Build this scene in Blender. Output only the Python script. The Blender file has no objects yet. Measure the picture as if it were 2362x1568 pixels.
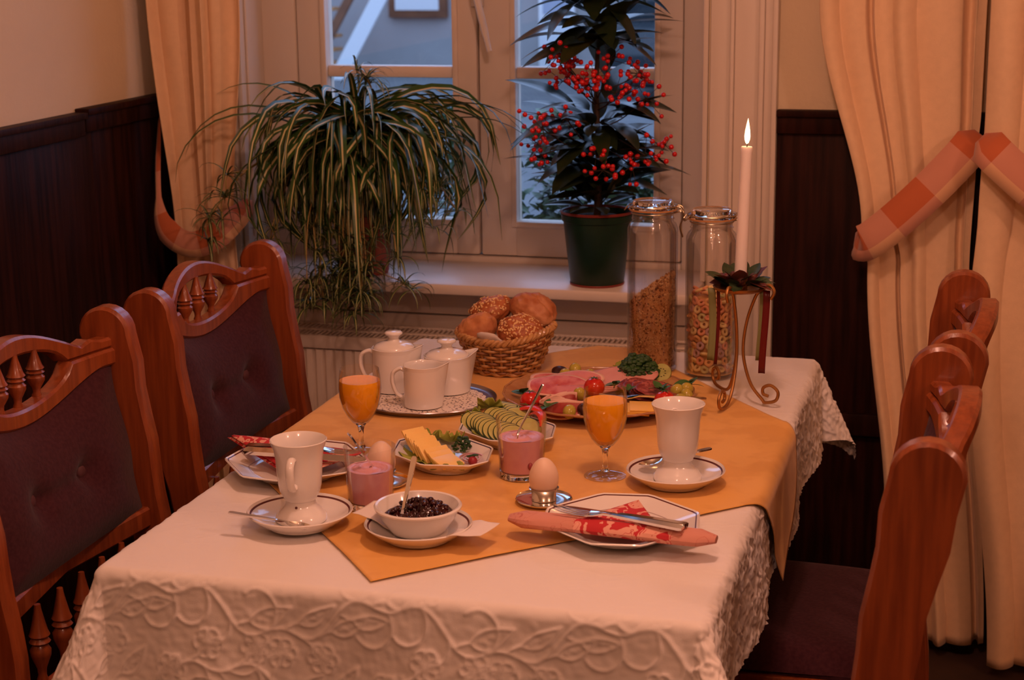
import bpy, bmesh, math, random
import numpy as np
from mathutils import Vector, Matrix, Euler, Quaternion, noise
PI = math.pi
sc = bpy.context.scene
col = sc.collection
rnd = random.Random(7)

# ------------------------------------------------------------------ camera, world, lights, exposure
def cam_setup():
    yaw, pitch, roll = 0.2716, 0.2321, -0.0113
    fw = Vector((-math.sin(yaw) * math.cos(pitch), math.cos(yaw) * math.cos(pitch), -math.sin(pitch)))
    r0 = Vector((math.cos(yaw), math.sin(yaw), 0)); u0 = r0.cross(fw)
    r = r0 * math.cos(roll) + u0 * math.sin(roll); u = -r0 * math.sin(roll) + u0 * math.cos(roll)
    cd = bpy.data.cameras.new('camera'); co = bpy.data.objects.new('camera', cd); col.objects.link(co)
    co.matrix_world = Matrix(((r.x, u.x, -fw.x, 0.7107), (r.y, u.y, -fw.y, -1.9476), (r.z, u.z, -fw.z, 1.5647), (0, 0, 0, 1)))
    cd.sensor_width = 36.0; cd.lens = 36 * 3964.2 / 2362; cd.clip_start = 0.05; cd.clip_end = 200
    cd.dof.use_dof = True; cd.dof.focus_distance = 2.75; cd.dof.aperture_fstop = 8.5
    sc.camera = co
cam_setup()
w = bpy.data.worlds.new('dusk_sky'); sc.world = w; w.use_nodes = True
bg = w.node_tree.nodes['Background']
bg.inputs[0].default_value = (0.42, 0.60, 1.0, 1); bg.inputs[1].default_value = 2.5
sc.view_settings.view_transform = 'Standard'; sc.view_settings.look = 'None'
sc.view_settings.gamma = 1.0; sc.view_settings.use_curve_mapping = False
sc.view_settings.exposure = 0.10
def lamp(name, loc, power, color, size):
    ld = bpy.data.lights.new(name, 'POINT'); ld.energy = power; ld.color = color; ld.shadow_soft_size = size
    o = bpy.data.objects.new(name, ld); o.location = loc; col.objects.link(o)
    return o
WARM = (1.0, 0.50, 0.37)
lamp('ceiling_lamp_above_table_offscreen', (0.35, 0.05, 2.25), 26, WARM, 0.07)
lamp('ceiling_lamp_behind_viewer_offscreen', (0.55, -1.75, 2.30), 26, WARM, 0.07)
lamp('ceiling_lamp_room_side_offscreen', (2.3, -0.6, 2.30), 26, WARM, 0.07)

# ------------------------------------------------------------------ materials
def rgb(r, g, b):
    f = lambda c: (c / 255) / 12.92 if c / 255 <= .04045 else ((c / 255 + .055) / 1.055) ** 2.4
    return (f(r), f(g), f(b))
MATS = {}
def mat(name, c, rough=.5, metal=0, spec=.5, c2=None, scale=20, stretch=(1, 1, 1), bump=0, bscale=None, coat=0, sss=0, detail=4, lo=.35, hi=.65, trans=0, ior=1.45, sheen=0, bstretch=None):
    m = bpy.data.materials.new(name); m.use_nodes = True
    nt = m.node_tree; b = nt.nodes['Principled BSDF']
    b.inputs['Base Color'].default_value = (*c, 1); b.inputs['Roughness'].default_value = rough
    b.inputs['Metallic'].default_value = metal; b.inputs['Specular IOR Level'].default_value = spec
    b.inputs['Coat Weight'].default_value = coat; b.inputs['Coat Roughness'].default_value = .12
    b.inputs['Transmission Weight'].default_value = trans; b.inputs['IOR'].default_value = ior
    if sheen: b.inputs['Sheen Weight'].default_value = sheen
    if sss:
        b.inputs['Subsurface Weight'].default_value = sss; b.inputs['Subsurface Scale'].default_value = .01
        b.inputs['Subsurface Radius'].default_value = (1, .5, .3)
    tc = None
    def noise_tex(sc_, st):
        nonlocal tc
        if tc is None: tc = nt.nodes.new('ShaderNodeTexCoord')
        mp = nt.nodes.new('ShaderNodeMapping'); mp.inputs['Scale'].default_value = st
        nt.links.new(tc.outputs['Object'], mp.inputs[0])
        n = nt.nodes.new('ShaderNodeTexNoise'); n.inputs['Scale'].default_value = sc_; n.inputs['Detail'].default_value = detail
        nt.links.new(mp.outputs[0], n.inputs['Vector']); return n
    if c2 is not None:
        n = noise_tex(scale, stretch); cr = nt.nodes.new('ShaderNodeValToRGB')
        cr.color_ramp.elements[0].position = lo; cr.color_ramp.elements[1].position = hi
        cr.color_ramp.elements[0].color = (*c, 1); cr.color_ramp.elements[1].color = (*c2, 1)
        nt.links.new(n.outputs['Fac'], cr.inputs[0]); nt.links.new(cr.outputs[0], b.inputs['Base Color'])
    if bump:
        n = noise_tex(bscale or scale, bstretch or stretch); bp = nt.nodes.new('ShaderNodeBump')
        bp.inputs['Strength'].default_value = 1; bp.inputs['Distance'].default_value = bump
        nt.links.new(n.outputs['Fac'], bp.inputs['Height']); nt.links.new(bp.outputs[0], b.inputs['Normal'])
    MATS[name] = m; return m
def thin_glass(name, tint=(1, 1, 1), rough=.0, base=.025, bl=.15):
    m = bpy.data.materials.new(name); m.use_nodes = True; nt = m.node_tree; nt.nodes.clear()
    o = nt.nodes.new('ShaderNodeOutputMaterial'); t = nt.nodes.new('ShaderNodeBsdfTransparent'); t.inputs[0].default_value = (*tint, 1)
    g = nt.nodes.new('ShaderNodeBsdfGlossy'); g.inputs['Roughness'].default_value = rough
    lw = nt.nodes.new('ShaderNodeLayerWeight'); lw.inputs[0].default_value = bl
    mr = nt.nodes.new('ShaderNodeMapRange'); mr.inputs[3].default_value = base; mr.inputs[4].default_value = .5
    mx = nt.nodes.new('ShaderNodeMixShader')
    nt.links.new(lw.outputs['Fresnel'], mr.inputs[0]); nt.links.new(mr.outputs[0], mx.inputs[0])
    nt.links.new(t.outputs[0], mx.inputs[1]); nt.links.new(g.outputs[0], mx.inputs[2]); nt.links.new(mx.outputs[0], o.inputs[0])
    MATS[name] = m; return m
def emis(name, c, s):
    m = bpy.data.materials.new(name); m.use_nodes = True; b = m.node_tree.nodes['Principled BSDF']
    b.inputs['Base Color'].default_value = (*c, 1); b.inputs['Emission Color'].default_value = (*c, 1); b.inputs['Emission Strength'].default_value = s
    MATS[name] = m; return m

# ------------------------------------------------------------------ geometry helpers
class G:
    """collects vertices and faces for ONE mesh"""
    def __init__(s): s.v = []; s.f = []; s.m = []
    def add(s, v, f, mi=0):
        o = len(s.v); s.v += [tuple(p) for p in v]; s.f += [tuple(i + o for i in q) for q in f]
        s.m += ([mi] * len(f) if isinstance(mi, int) else list(mi)); return s
    def xf(s, mtx):
        s.v = [tuple(mtx @ Vector(p)) for p in s.v]; return s
    def join(s, g, mtx=None, mi=None):
        v = g.v if mtx is None else [tuple(mtx @ Vector(p)) for p in g.v]
        return s.add(v, g.f, g.m if mi is None else mi)
    def lathe(s, prof, n=36, c=(0, 0, 0), mi=0, mats=None, sx=1, sy=1):
        """prof: (r,z) list; r==0 ends make poles"""
        v = []; f = []; fm = []; rings = []
        for r, z in prof:
            if abs(r) < 1e-7: rings.append([len(v)]); v.append((c[0], c[1], c[2] + z))
            else:
                rings.append(list(range(len(v), len(v) + n)))
                v += [(c[0] + sx * r * math.cos(2 * PI * k / n), c[1] + sy * r * math.sin(2 * PI * k / n), c[2] + z) for k in range(n)]
        for j in range(len(rings) - 1):
            a, b = rings[j], rings[j + 1]; mm = mats[j] if mats else mi
            for k in range(n):
                k2 = (k + 1) % n
                if len(a) == 1 and len(b) == 1: continue
                if len(a) == 1: f.append((a[0], b[k2], b[k]))
                elif len(b) == 1: f.append((a[k], a[k2], b[0]))
                else: f.append((a[k], a[k2], b[k2], b[k]))
                fm.append(mm)
        return s.add(v, f, fm)
    def loft(s, rings, mi=0, mats=None, cap0=True, cap1=True, closed=True):
        n = len(rings[0]); v = [p for r in rings for p in r]; f = []; fm = []
        for j in range(len(rings) - 1):
            for k in range(n if closed else n - 1):
                k2 = (k + 1) % n
                f.append((j * n + k, j * n + k2, (j + 1) * n + k2, (j + 1) * n + k)); fm.append(mats[j] if mats else mi)
        if cap0: f.append(tuple(range(n))[::-1]); fm.append(mats[0] if mats else mi)
        if cap1: f.append(tuple((len(rings) - 1) * n + k for k in range(n))); fm.append(mats[-1] if mats else mi)
        return s.add(v, f, fm)
    def tube(s, pts, rad, n=8, mi=0, flat=1.0, cap=True, up=None):
        """round (or flattened) tube along pts; rad number or list"""
        pts = [Vector(p) for p in pts]; N = len(pts)
        rads = rad if isinstance(rad, (list, tuple)) else [rad] * N
        rings = []; t = (pts[1] - pts[0]).normalized()
        ref = Vector(up) if up else (Vector((0, 0, 1)) if abs(t.z) < .9 else Vector((1, 0, 0)))
        nrm = (ref - t * ref.dot(t)).normalized()
        for i in range(N):
            t = (pts[min(i + 1, N - 1)] - pts[max(i - 1, 0)]).normalized()
            nrm = (nrm - t * nrm.dot(t)).normalized(); b = t.cross(nrm)
            rings.append([tuple(pts[i] + (b * math.cos(2 * PI * k / n) + nrm * (flat * math.sin(2 * PI * k / n))) * rads[i]) for k in range(n)])
        return s.loft(rings, mi=mi, cap0=cap, cap1=cap)
    def box(s, lo, hi, bev=0, mi=0):
        bm = bmesh.new(); bmesh.ops.create_cube(bm, size=1)
        for q in bm.verts: q.co = [lo[i] + (q.co[i] + .5) * (hi[i] - lo[i]) for i in range(3)]
        if bev: bmesh.ops.bevel(bm, geom=bm.edges[:], offset=bev, segments=2, profile=.5, affect='EDGES')
        bm.verts.index_update(); s.add([tuple(q.co) for q in bm.verts], [tuple(x.index for x in q.verts) for q in bm.faces], mi); bm.free(); return s
    def ball(s, c, r, n=14, m=9, mi=0, sc_=(1, 1, 1), fn=None):
        v = []; f = []
        v.append((0, 0, -1))
        for j in range(1, m):
            a = -PI / 2 + PI * j / m
            for k in range(n): v.append((math.cos(a) * math.cos(2 * PI * k / n), math.cos(a) * math.sin(2 * PI * k / n), math.sin(a)))
        v.append((0, 0, 1)); L = len(v) - 1
        for k in range(n): f.append((0, 1 + (k + 1) % n, 1 + k))
        for j in range(m - 2):
            for k in range(n):
                a = 1 + j * n; k2 = (k + 1) % n; f.append((a + k, a + k2, a + n + k2, a + n + k))
        a = 1 + (m - 2) * n
        for k in range(n): f.append((a + k, a + (k + 1) % n, L))
        out = []
        for p in v:
            q = fn(p) if fn else p
            out.append((c[0] + q[0] * r * sc_[0], c[1] + q[1] * r * sc_[1], c[2] + q[2] * r * sc_[2]))
        return s.add(out, f, mi)
    def grid(s, fn, nu, nv, mi=0, mfn=None):
        v = [fn(i / nu, j / nv) for j in range(nv + 1) for i in range(nu + 1)]; f = []; fm = []
        for j in range(nv):
            for i in range(nu):
                a = j * (nu + 1) + i; f.append((a, a + 1, a + nu + 2, a + nu + 1)); fm.append(mfn(i, j) if mfn else mi)
        return s.add(v, f, fm)
    def prism(s, outline, h, mi=0, z0=0):
        """outline xy list extruded in z"""
        n = len(outline); v = [(x, y, z0) for x, y in outline] + [(x, y, z0 + h) for x, y in outline]
        f = [tuple(range(n))[::-1], tuple(range(n, 2 * n))] + [(k, (k + 1) % n, n + (k + 1) % n, n + k) for k in range(n)]
        return s.add(v, f, mi)
    def mesh(s, name, mats, smooth=True, ang=40):
        me = bpy.data.meshes.new(name); me.from_pydata(s.v, [], s.f)
        for m in (mats if isinstance(mats, (list, tuple)) else [mats]): me.materials.append(MATS[m] if isinstance(m, str) else m)
        me.polygons.foreach_set('material_index', s.m)
        if smooth:
            me.shade_smooth(); me.set_sharp_from_angle(angle=math.radians(ang))
        me.update(); return me
    def obj(s, name, mats, parent=None, loc=(0, 0, 0), rot=(0, 0, 0), smooth=True, ang=40):
        return place(name, s.mesh(name, mats, smooth, ang), parent, loc, rot)
def place(name, me, parent=None, loc=(0, 0, 0), rot=(0, 0, 0), scale=None):
    o = bpy.data.objects.new(name, me); col.objects.link(o); o.parent = parent; o.location = loc
    if isinstance(rot, Quaternion): o.rotation_mode = 'QUATERNION'; o.rotation_quaternion = rot
    else: o.rotation_euler = rot
    if scale: o.scale = scale if not isinstance(scale, (int, float)) else (scale,) * 3
    return o
def tag(o, label, cat, group=None):
    o['label'] = label; o['category'] = cat
    if group: o['group'] = group
    return o
def thing(name, label, cat, loc=(0, 0, 0), rot=(0, 0, 0), group=None):
    o = bpy.data.objects.new(name, None); col.objects.link(o); o.location = loc; o.rotation_euler = rot; o.empty_display_size = .05
    return tag(o, label, cat, group)
def struct(o): o['kind'] = 'structure'; return o
def stuff(o): o['kind'] = 'stuff'; return o
def copy_tree(o, parent=None):
    c = o.copy(); col.objects.link(c); c.parent = parent
    for ch in list(o.children): copy_tree(ch, c)
    return c
def bez(p0, p1, p2, p3, n=12):
    out = []
    for i in range(n + 1):
        t = i / n; a = (1 - t) ** 3; b = 3 * t * (1 - t) ** 2; c = 3 * t * t * (1 - t); d = t ** 3
        out.append(tuple(a * p0[k] + b * p1[k] + c * p2[k] + d * p3[k] for k in range(3)))
    return out
def smooth_pts(pts, n=6):
    """Catmull-Rom through pts"""
    P = [Vector(p) for p in pts]; P = [P[0] * 2 - P[1]] + P + [P[-1] * 2 - P[-2]]; out = []
    for i in range(1, len(P) - 2):
        for k in range(n):
            t = k / n
            out.append(.5 * ((2 * P[i]) + (P[i + 1] - P[i - 1]) * t + (2 * P[i - 1] - 5 * P[i] + 4 * P[i + 1] - P[i + 2]) * t * t + (3 * P[i] - P[i - 1] - 3 * P[i + 1] + P[i + 2]) * t ** 3))
    out.append(P[-2]); return [tuple(p) for p in out]
def R3(x=0, y=0, z=0): return Euler((x, y, z)).to_matrix().to_4x4()
def T3(x=0, y=0, z=0): return Matrix.Translation((x, y, z))

# palette (colours of the things themselves, not of the lamp light)
mat('porcelain', (.80, .77, .74), .12, spec=.6, coat=.4)
mat('brown_line', (.10, .02, .02), .25)
mat('blue_line', (.05, .04, .09), .25)
mat('steel', (.80, .78, .76), .11, metal=1)
mat('steel_brushed', (.55, .53, .52), .3, metal=1)
mat('white_paint', (.74, .65, .56), .38, c2=(.69, .60, .51), scale=6, stretch=(1, 1, .2), bump=.0006, bscale=30)
mat('radiator_white', (.74, .63, .53), .4)
mat('black_rubber', (.02, .018, .018), .8)
mat('wall_cream', (.76, .62, .42), .85, c2=(.72, .58, .39), scale=4, bump=.001, bscale=90)
mat('dark_wood', (.013, .0038, .0025), .5, c2=(.034, .009, .0055), scale=9, stretch=(7, 7, .5), bump=.0008, bscale=14, detail=6, spec=.12)
mat('chair_wood', (.27, .062, .016), .32, c2=(.17, .034, .009), scale=10, stretch=(9, 9, .7), bump=.0004, bscale=20, coat=.25, detail=6)
mat('plum_velvet', (.040, .011, .016), .9, c2=(.056, .016, .021), scale=160, bump=.0006, sheen=.08, spec=.1)
mat('curtain_cream', (.82, .58, .36), .85, c2=(.78, .55, .34), scale=60, sheen=.2, bump=.0003, bscale=300, spec=.2)
mat('floor_brown', (.035, .018, .012), .6, c2=(.05, .025, .016), scale=14)
mat('glass_clear', (1, 1, 1), .0, trans=1, ior=1.48)
thin_glass('glass_thin'); thin_glass('jar_glass', (.97, .96, .95), 0, .05, .28); thin_glass('pane_glass', (.96, .98, 1), 0, .03)
mat('terracotta', (.33, .075, .035), .7, c2=(.26, .05, .025), scale=20)
mat('soil', (.02, .012, .008), .95, c2=(.05, .03, .02), scale=60)

# ================================================================== THE ROOM
XL, YW, XR, YF, ZC = -1.2, 1.82, 3.2, -3.6, 2.55
def sbox(name, boxes, m, parent=None, bev=0):
    g = G()
    for lo, hi in boxes: g.box(lo, hi, bev)
    o = g.obj(name, m, parent, smooth=bool(bev))
    if parent is None: struct(o)
    return o
sbox('floor', [((XL, YF, -.1), (XR, YW, 0))], 'floor_brown')
sbox('ceiling', [((XL, YF, ZC), (XR, YW, ZC + .1))], 'wall_cream')
sbox('wall_left', [((XL - .2, YF, 0), (XL, YW + .35, ZC))], 'wall_cream')
sbox('wall_right', [((XR, YF, 0), (XR + .2, YW + .35, ZC))], 'wall_cream')
sbox('wall_front', [((XL, YF - .2, 0), (XR, YF, ZC))], 'wall_cream')
OX0, OX1, OZ0, OZ1 = -1.0, .115, .775, 2.32       # window opening
sbox('wall_back', [((XL, YW, 0), (OX0, YW + .35, ZC)), ((OX1, YW, 0), (XR, YW + .35, ZC)),
                   ((OX0, YW, 0), (OX1, YW + .35, OZ0)), ((OX0, YW, OZ1), (OX1, YW + .35, ZC))], 'wall_cream')
# dark wainscot: boards and cap rail
def wainscot(name, along, a0, a1, off, ztop, bw, rails):
    root = bpy.data.objects.new(name, None); col.objects.link(root); struct(root)
    a = a0; k = 0
    while a < a1 - .01:
        b = min(a + bw, a1); t = .014 + .0015 * (k % 2)
        if along == 'y': lo, hi = (off, a + .0012, .0), (off + t, b - .0012, ztop - .02)
        else: lo, hi = (a + .0012, off - t, .0), (b - .0012, off, ztop - .02)
        G().box(lo, hi, .0015).obj('board', 'dark_wood', root); a = b; k += 1
    for (r0, r1, dz) in rails:
        if along == 'y': lo, hi = (off, r0, ztop - .045 + dz), (off + .026, r1, ztop + dz); l2, h2 = (off, r0, ztop - .008 + dz), (off + .034, r1, ztop + .006 + dz)
        else: lo, hi = (r0, off - .026, ztop - .045 + dz), (r1, off, ztop + dz); l2, h2 = (r0, off - .034, ztop - .008 + dz), (r1, off, ztop + .006 + dz)
        G().box(lo, hi, .003).box(l2, h2, .002).obj('cap_rail', 'dark_wood', root)
    return root
wainscot('trim_1', 'y', YF, YW, XL, 1.196, .42, [(YF, 1.40, -.003), (1.402, YW, .004)])
wainscot('trim_2', 'x', .268, 3.2, YW, 1.182, .30, [(.268, 3.2, 0)])
wainscot('trim_6', 'x', XL, -1.15, YW, 1.196, .30, [(XL, -1.15, 0)])
sbox('baseboard_back', [((.268, YW - .03, 0), (XR, YW - .015, .11))], 'dark_wood')
# horizontal lower rail of the dark panelling on the right
sbox('trim_7', [((.268, YW - .032, .47), (1.4, YW - .0155, .52))], 'dark_wood', bev=.003)
# moulded casing on both sides of the window
for nm, x0, x1 in (('trim_3', OX1 + .005, .268), ('trim_4', -1.148, OX0 - .005)):
    root = bpy.data.objects.new(nm, None); col.objects.link(root); struct(root)
    w_ = x1 - x0; s = 1 if nm == 'trim_3' else -1; xs = x0 if s > 0 else x1
    for (a, b, t) in ((0, .30, .018), (.30, .36, .030), (.36, .72, .020), (.72, .80, .032), (.80, .92, .024), (.92, 1.0, .036)):
        lo, hi = sorted((xs + s * a * w_, xs + s * b * w_))
        G().box((lo, YW - t, 0), (hi, YW, OZ1 + .1), .003).obj('moulding', 'white_paint', root)
# panelled reveals of the deep window niche
root = bpy.data.objects.new('trim_5', None); col.objects.link(root); struct(root)
G().box((OX0, YW - .01, .80), (OX0 + .012, 1.945, OZ1), .002).box((OX0 + .012, YW + .015, .86), (OX0 + .020, 1.90, OZ1), .004).obj('reveal_panel', 'white_paint', root)
G().box((OX1 - .012, YW - .01, .80), (OX1, 1.945, OZ1), .002).obj('reveal_panel', 'white_paint', root)
G().box((OX0 + .02, YW - .01, OZ1 - .02), (OX1 - .012, 1.945, OZ1), .002).obj('reveal_panel', 'white_paint', root)
# boarded parapet under the sill
root = bpy.data.objects.new('trim_8', None); col.objects.link(root); struct(root)
for (xa, xb) in ((OX0, -.397), (-.393, OX1)):
    for (za, zb) in ((0, .30), (.302, .50), (.502, .695), (.699, .765)):
        G().box((xa, 1.80, za), (xb, YW, zb), .002).obj('plank', 'white_paint', root)
G().box((-.412, 1.792, .5), (-.378, 1.80, .765), .002).obj('plank', 'white_paint', root)
# sill

# the window: fixed frame, two sashes, glazing bars, panes, handle
win = bpy.data.objects.new('window_1', None); col.objects.link(win); struct(win)
FY0, FY1 = 1.945, 2.03
G().box((OX0, 1.66, .775), (OX1 - .002, 1.944, .80), .006).obj('sill', 'white_paint', win)
G().box((OX0, FY0, .774), (-.905, FY1, OZ1), .004).obj('frame_post', 'white_paint', win)
G().box((.037, FY0, .774), (OX1, FY1, OZ1), .004).obj('frame_post', 'white_paint', win)
G().box((-.905, FY0 - .0005, .774), (.037, FY1, .812), .004).obj('frame_rail', 'white_paint', win)
G().box((-.905, FY0, 2.27), (.037, FY1, OZ1), .004).obj('frame_rail', 'white_paint', win)
for (x0, x1, g0, g1) in ((-.903, -.4525, -.83, -.51), (-.4475, .035, -.36, -.028)):
    sash = G(); y0, y1 = 1.95, 2.005
    sash.box((x0, y0, .815), (g0, y1, 2.268), .005).box((g1, y0, .815), (x1, y1, 2.268), .005)
    sash.box((g0 - .002, y0, .815), (g1 + .002, y1, .897), .004).box((g0 - .002, y0, 2.20), (g1 + .002, y1, 2.268), .004)
    b = .012   # inner glazing bead
    sash.box((g0 - .012, y0 - .006, .885), (g0 + .002, y0 + .01, 2.21), .003).box((g1 - .002, y0 - .006, .885), (g1 + .012, y0 + .01, 2.21), .003).box((g0, y0 - .006, .885), (g1, y0 + .01, .899), .003)
    so = sash.obj('sash', 'white_paint', win)
    G().box((g0, y0 + .008, 1.234), (g1, y1 - .008, 1.262), .005).obj('glazing_bar', 'white_paint', so)
    G().box((g0, 1.976, .897), (g1, 1.980, 1.234)).obj('pane', 'pane_glass', so, smooth=False)
    G().box((g0, 1.976, 1.262), (g1, 1.980, 2.20)).obj('pane', 'pane_glass', so, smooth=False)
G().box((-.4525, 1.990, .815), (-.4475, 2.004, 2.268)).obj('sash_rebate', 'white_paint', win, smooth=False)
hd = G().box((-.462, 1.936, 1.40), (-.432, 1.95, 1.52), .004)
hd.tube(smooth_pts([(-.447, 1.94, 1.47), (-.447, 1.905, 1.468), (-.436, 1.895, 1.43), (-.405, 1.893, 1.302)]), [.007] * 12 + [.0085] * 5 + [.006] * 2, 8)
hd.obj('handle', mat('handle_white', (.72, .66, .60), .25), win)

# ------------------------------------------------------------------ radiator
rad = thing('radiator', 'white ribbed radiator with slotted top grille under the window sill', 'radiator', (0, 0, 0))
RX0, RX1, RF, RB, RZ = -.945, .09, 1.635, 1.775, .672
# hollow casing: front, back, end and bottom plates around an open shaft below the grille
G().box((RX0, RF + .012, .10), (RX1, RF + .020, RZ - .006)).box((RX0, RB - .008, .10), (RX1, RB, RZ - .006)).box((RX0, RF + .020, .10), (RX0 + .008, RB - .008, RZ - .006)).box((RX1 - .008, RF + .020, .10), (RX1, RB - .008, RZ - .006)).box((RX0 + .008, RF + .020, .10), (RX1 - .008, RB - .008, .108)).obj('body', 'radiator_white', rad, smooth=False)
for fx in (RX0 + .02, RX1 - .04): G().box((fx, RF + .02, 0), (fx + .02, RB, .1)).obj('foot', 'radiator_white', rad)
g = G()
for ya, yb, dz in ((RF, RF + .012, .03), ((RF + RB) / 2 - .008, (RF + RB) / 2 + .008, .004), (RB - .012, RB, .006)): g.box((RX0, ya, RZ - dz), (RX1, yb, RZ), .0015)
g.obj('grille_frame', 'radiator_white', rad)
sl = G()
sl.box((-.0021, -.029, -.0015), (.0021, .029, 0))
slm = sl.mesh('grille_slat', 'radiator_white', smooth=False)
x = RX0 + .016
while x < RX1 - .016:
    for yc in (RF + .0375, RB - .0375): place('grille_slat', slm, rad, (x, yc, RZ - .001))
    x += .0118
rb = G().loft([[(-.0095, 0, z), (-.006, -.011, z), (.006, -.011, z), (.0095, 0, z)] for z in (.12, .638)], cap0=True, cap1=True)
rbm = rb.mesh('rib', 'radiator_white', ang=20)
x = RX0 + .03
while x < RX1 - .02:
    place('rib', rbm, rad, (x, RF + .0125, 0)); x += .0236

# ------------------------------------------------------------------ curtains
check = [mat('check_rust', (.52, .13, .045), .85, sheen=.2), mat('check_rose', (.60, .27, .18), .85, sheen=.2), mat('check_peach', (.72, .42, .24), .85, sheen=.2)]
def interp(tab, z):
    tab = sorted(tab)
    if z <= tab[0][0]: return tab[0][1]
    for (a, va), (b, vb) in zip(tab, tab[1:]):
        if z <= b:
            t = (z - a) / (b - a); t = t * t * (3 - 2 * t); return va + (vb - va) * t
    return tab[-1][1]
def curtain(name, label, xl, xr, y0, amp, folds, seed, ztop=2.45, zbot=.03, lean=None, hem_extra=0):
    root = thing(name, label, 'curtain', ((interp(xl, 0) + interp(xr, 0)) / 2, y0, 0), group=None)
    ox, oy = root.location.x, root.location.y
    r_ = random.Random(seed); ph = [r_.uniform(0, 6.28) for _ in range(6)]; fr = [r_.uniform(.85, 1.15) for _ in range(6)]
    nu, nv = 220, 120; v = []
    for j in range(nv + 1):
        z = zbot + (ztop - zbot) * j / nv; a = interp(xl, z); b = interp(xr, z); A = interp(amp, z)
        for i in range(nu + 1):
            s = i / nu; q = folds * (s + .05 * math.sin(2 * PI * s * 1.3 + ph[0]) + .010 * math.sin(z * 2.1 + ph[3])) + ph[1] / 6.28
            fr_ = q - math.floor(q); kf = int(math.floor(q))
            # broad flat panel, then a narrow rolled pleat
            e1 = .62 + .12 * math.sin(kf * 2.7 + ph[2])
            if fr_ < e1: wv = .25 * math.sin(PI * fr_ / e1) + .15 * math.sin(kf * 5.1)
            else: wv = -1.0 * math.sin(PI * (fr_ - e1) / (1 - e1)) ** .8 + .15 * math.sin(kf * 5.1) * (1 - (fr_ - e1) / (1 - e1)) + .15 * math.sin((kf + 1) * 5.1) * (fr_ - e1) / (1 - e1)
            y = y0 - A * (wv * (1 if kf % 2 else -.9) - .3) + (lean(s, z) if lean else 0)
            y += .004 * math.sin(z * 9 + s * 13 + ph[4]) * math.sin(z * 4 + ph[5])
            x = a + (b - a) * s
            v.append((x - ox, y - oy, z + hem_extra * s))
    g = G(); f = [(j * (nu + 1) + i, j * (nu + 1) + i + 1, (j + 1) * (nu + 1) + i + 1, (j + 1) * (nu + 1) + i) for j in range(nv) for i in range(nu)]
    g.add(v, f)
    o = g.obj('cloth', 'curtain_cream', root, ang=180)
    md = o.modifiers.new('thick', 'SOLIDIFY'); md.thickness = .0025
    return root
def tieback(root, pts, width, cols, tilt=None, slim=0, label='rust and peach checked fabric tieback'):
    """band made of two rows of checked squares along pts"""
    ox, oy = root.location.x, root.location.y
    P = smooth_pts(pts, 8); n = len(P); g = G(); v = []
    for i, p in enumerate(P):
        t = (Vector(P[min(i + 1, n - 1)]) - Vector(P[max(i - 1, 0)])).normalized()
        out = Vector((0, -1, 0)) if tilt is None else Vector(tilt)
        wdir = t.cross(out).normalized()
        if wdir.z < 0: wdir = -wdir
        taper = min(1, .35 + 3 * min(i, n - 1 - i) / n * 2.2)
        if slim: taper *= .22 + .78 * min(1, max(0, (i / n - slim) / .15))
        for q, k in ((-.5, 0), (-.20, 1), (.5, 2)):
            pp = Vector(p) + wdir * (width * q * taper) + Vector((0, -1, 0)) * (.0015 * (1 - (2 * q) ** 2))
            v.append((pp.x - ox, pp.y - oy, pp.z))
    f = [(i * 3 + k, i * 3 + k + 1, i * 3 + k + 4, i * 3 + k + 3) for i in range(n - 1) for k in (0, 1)]
    # row k=0 is the lower row: paler; row 1 the wide upper row
    m = []
    for i in range(n - 1):
        c = int(i / (n - 1) * cols)
        m += ([1, 0] if c % 2 == 0 else [2, 1])
    g = G(); g.add(v, f, m); o = g.obj('tieback', check, root, ang=35)
    md = o.modifiers.new('thick', 'SOLIDIFY'); md.thickness = .0025
    o['label'] = label; return o
c = curtain('curtain', 'cream curtain tied back beside the dark left wall and spider plant', [(2.45, -1.19), (1.43, -1.155), (.90, -1.115), (0, -1.14)], [(2.45, -.92), (1.43, -.94), (.90, -.975), (.6, -.965), (0, -.95)],
            1.68, [(2.45, .035), (1.2, .030), (.90, .020), (.5, .028), (0, .03)], 3.4, 3)
tieback(c, [(-1.185, 1.77, 1.15), (-1.142, 1.66, 1.02), (-1.110, 1.61, .925), (-1.045, 1.59, .883), (-.985, 1.60, .895), (-.945, 1.64, .935), (-.935, 1.70, .97)], .060, 7, slim=.22)
c = curtain('curtain', 'cream curtain pulled aside by a checked tieback beside the candle and dark panel', [(2.45, .27), (1.425, .361), (.94, .463), (.88, .478), (.28, .536), (0, .56)], [(2.45, .70), (1.2, .695), (1.1, .690), (.9, .686), (0, .757)],
            1.71, [(2.45, .030), (1.3, .03), (.95, .018), (.6, .03), (0, .035)], 3.6, 5)
tieback(c, [(.452, 1.69, .930), (.475, 1.655, .930), (.53, 1.645, .975), (.60, 1.645, 1.045), (.665, 1.66, 1.118), (.693, 1.70, 1.155)], .078, 5)
c = curtain('curtain', 'cream curtain behind the right-hand chairs with tieback running away from the candle side', [(2.45, .70), (1.2, .703), (1.0, .699), (.8, .690), (0, .765)], [(2.45, 1.22), (1.0, 1.10), (.9, 1.06), (0, 1.12)],
            1.63, [(2.45, .030), (1.3, .03), (.95, .018), (.6, .03), (0, .035)], 3.8, 11, zbot=.025)
tieback(c, [(.697, 1.62, 1.155), (.73, 1.575, 1.125), (.80, 1.565, 1.065), (.90, 1.565, .99), (1.0, 1.575, .93), (1.08, 1.62, .92)], .078, 5)

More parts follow.
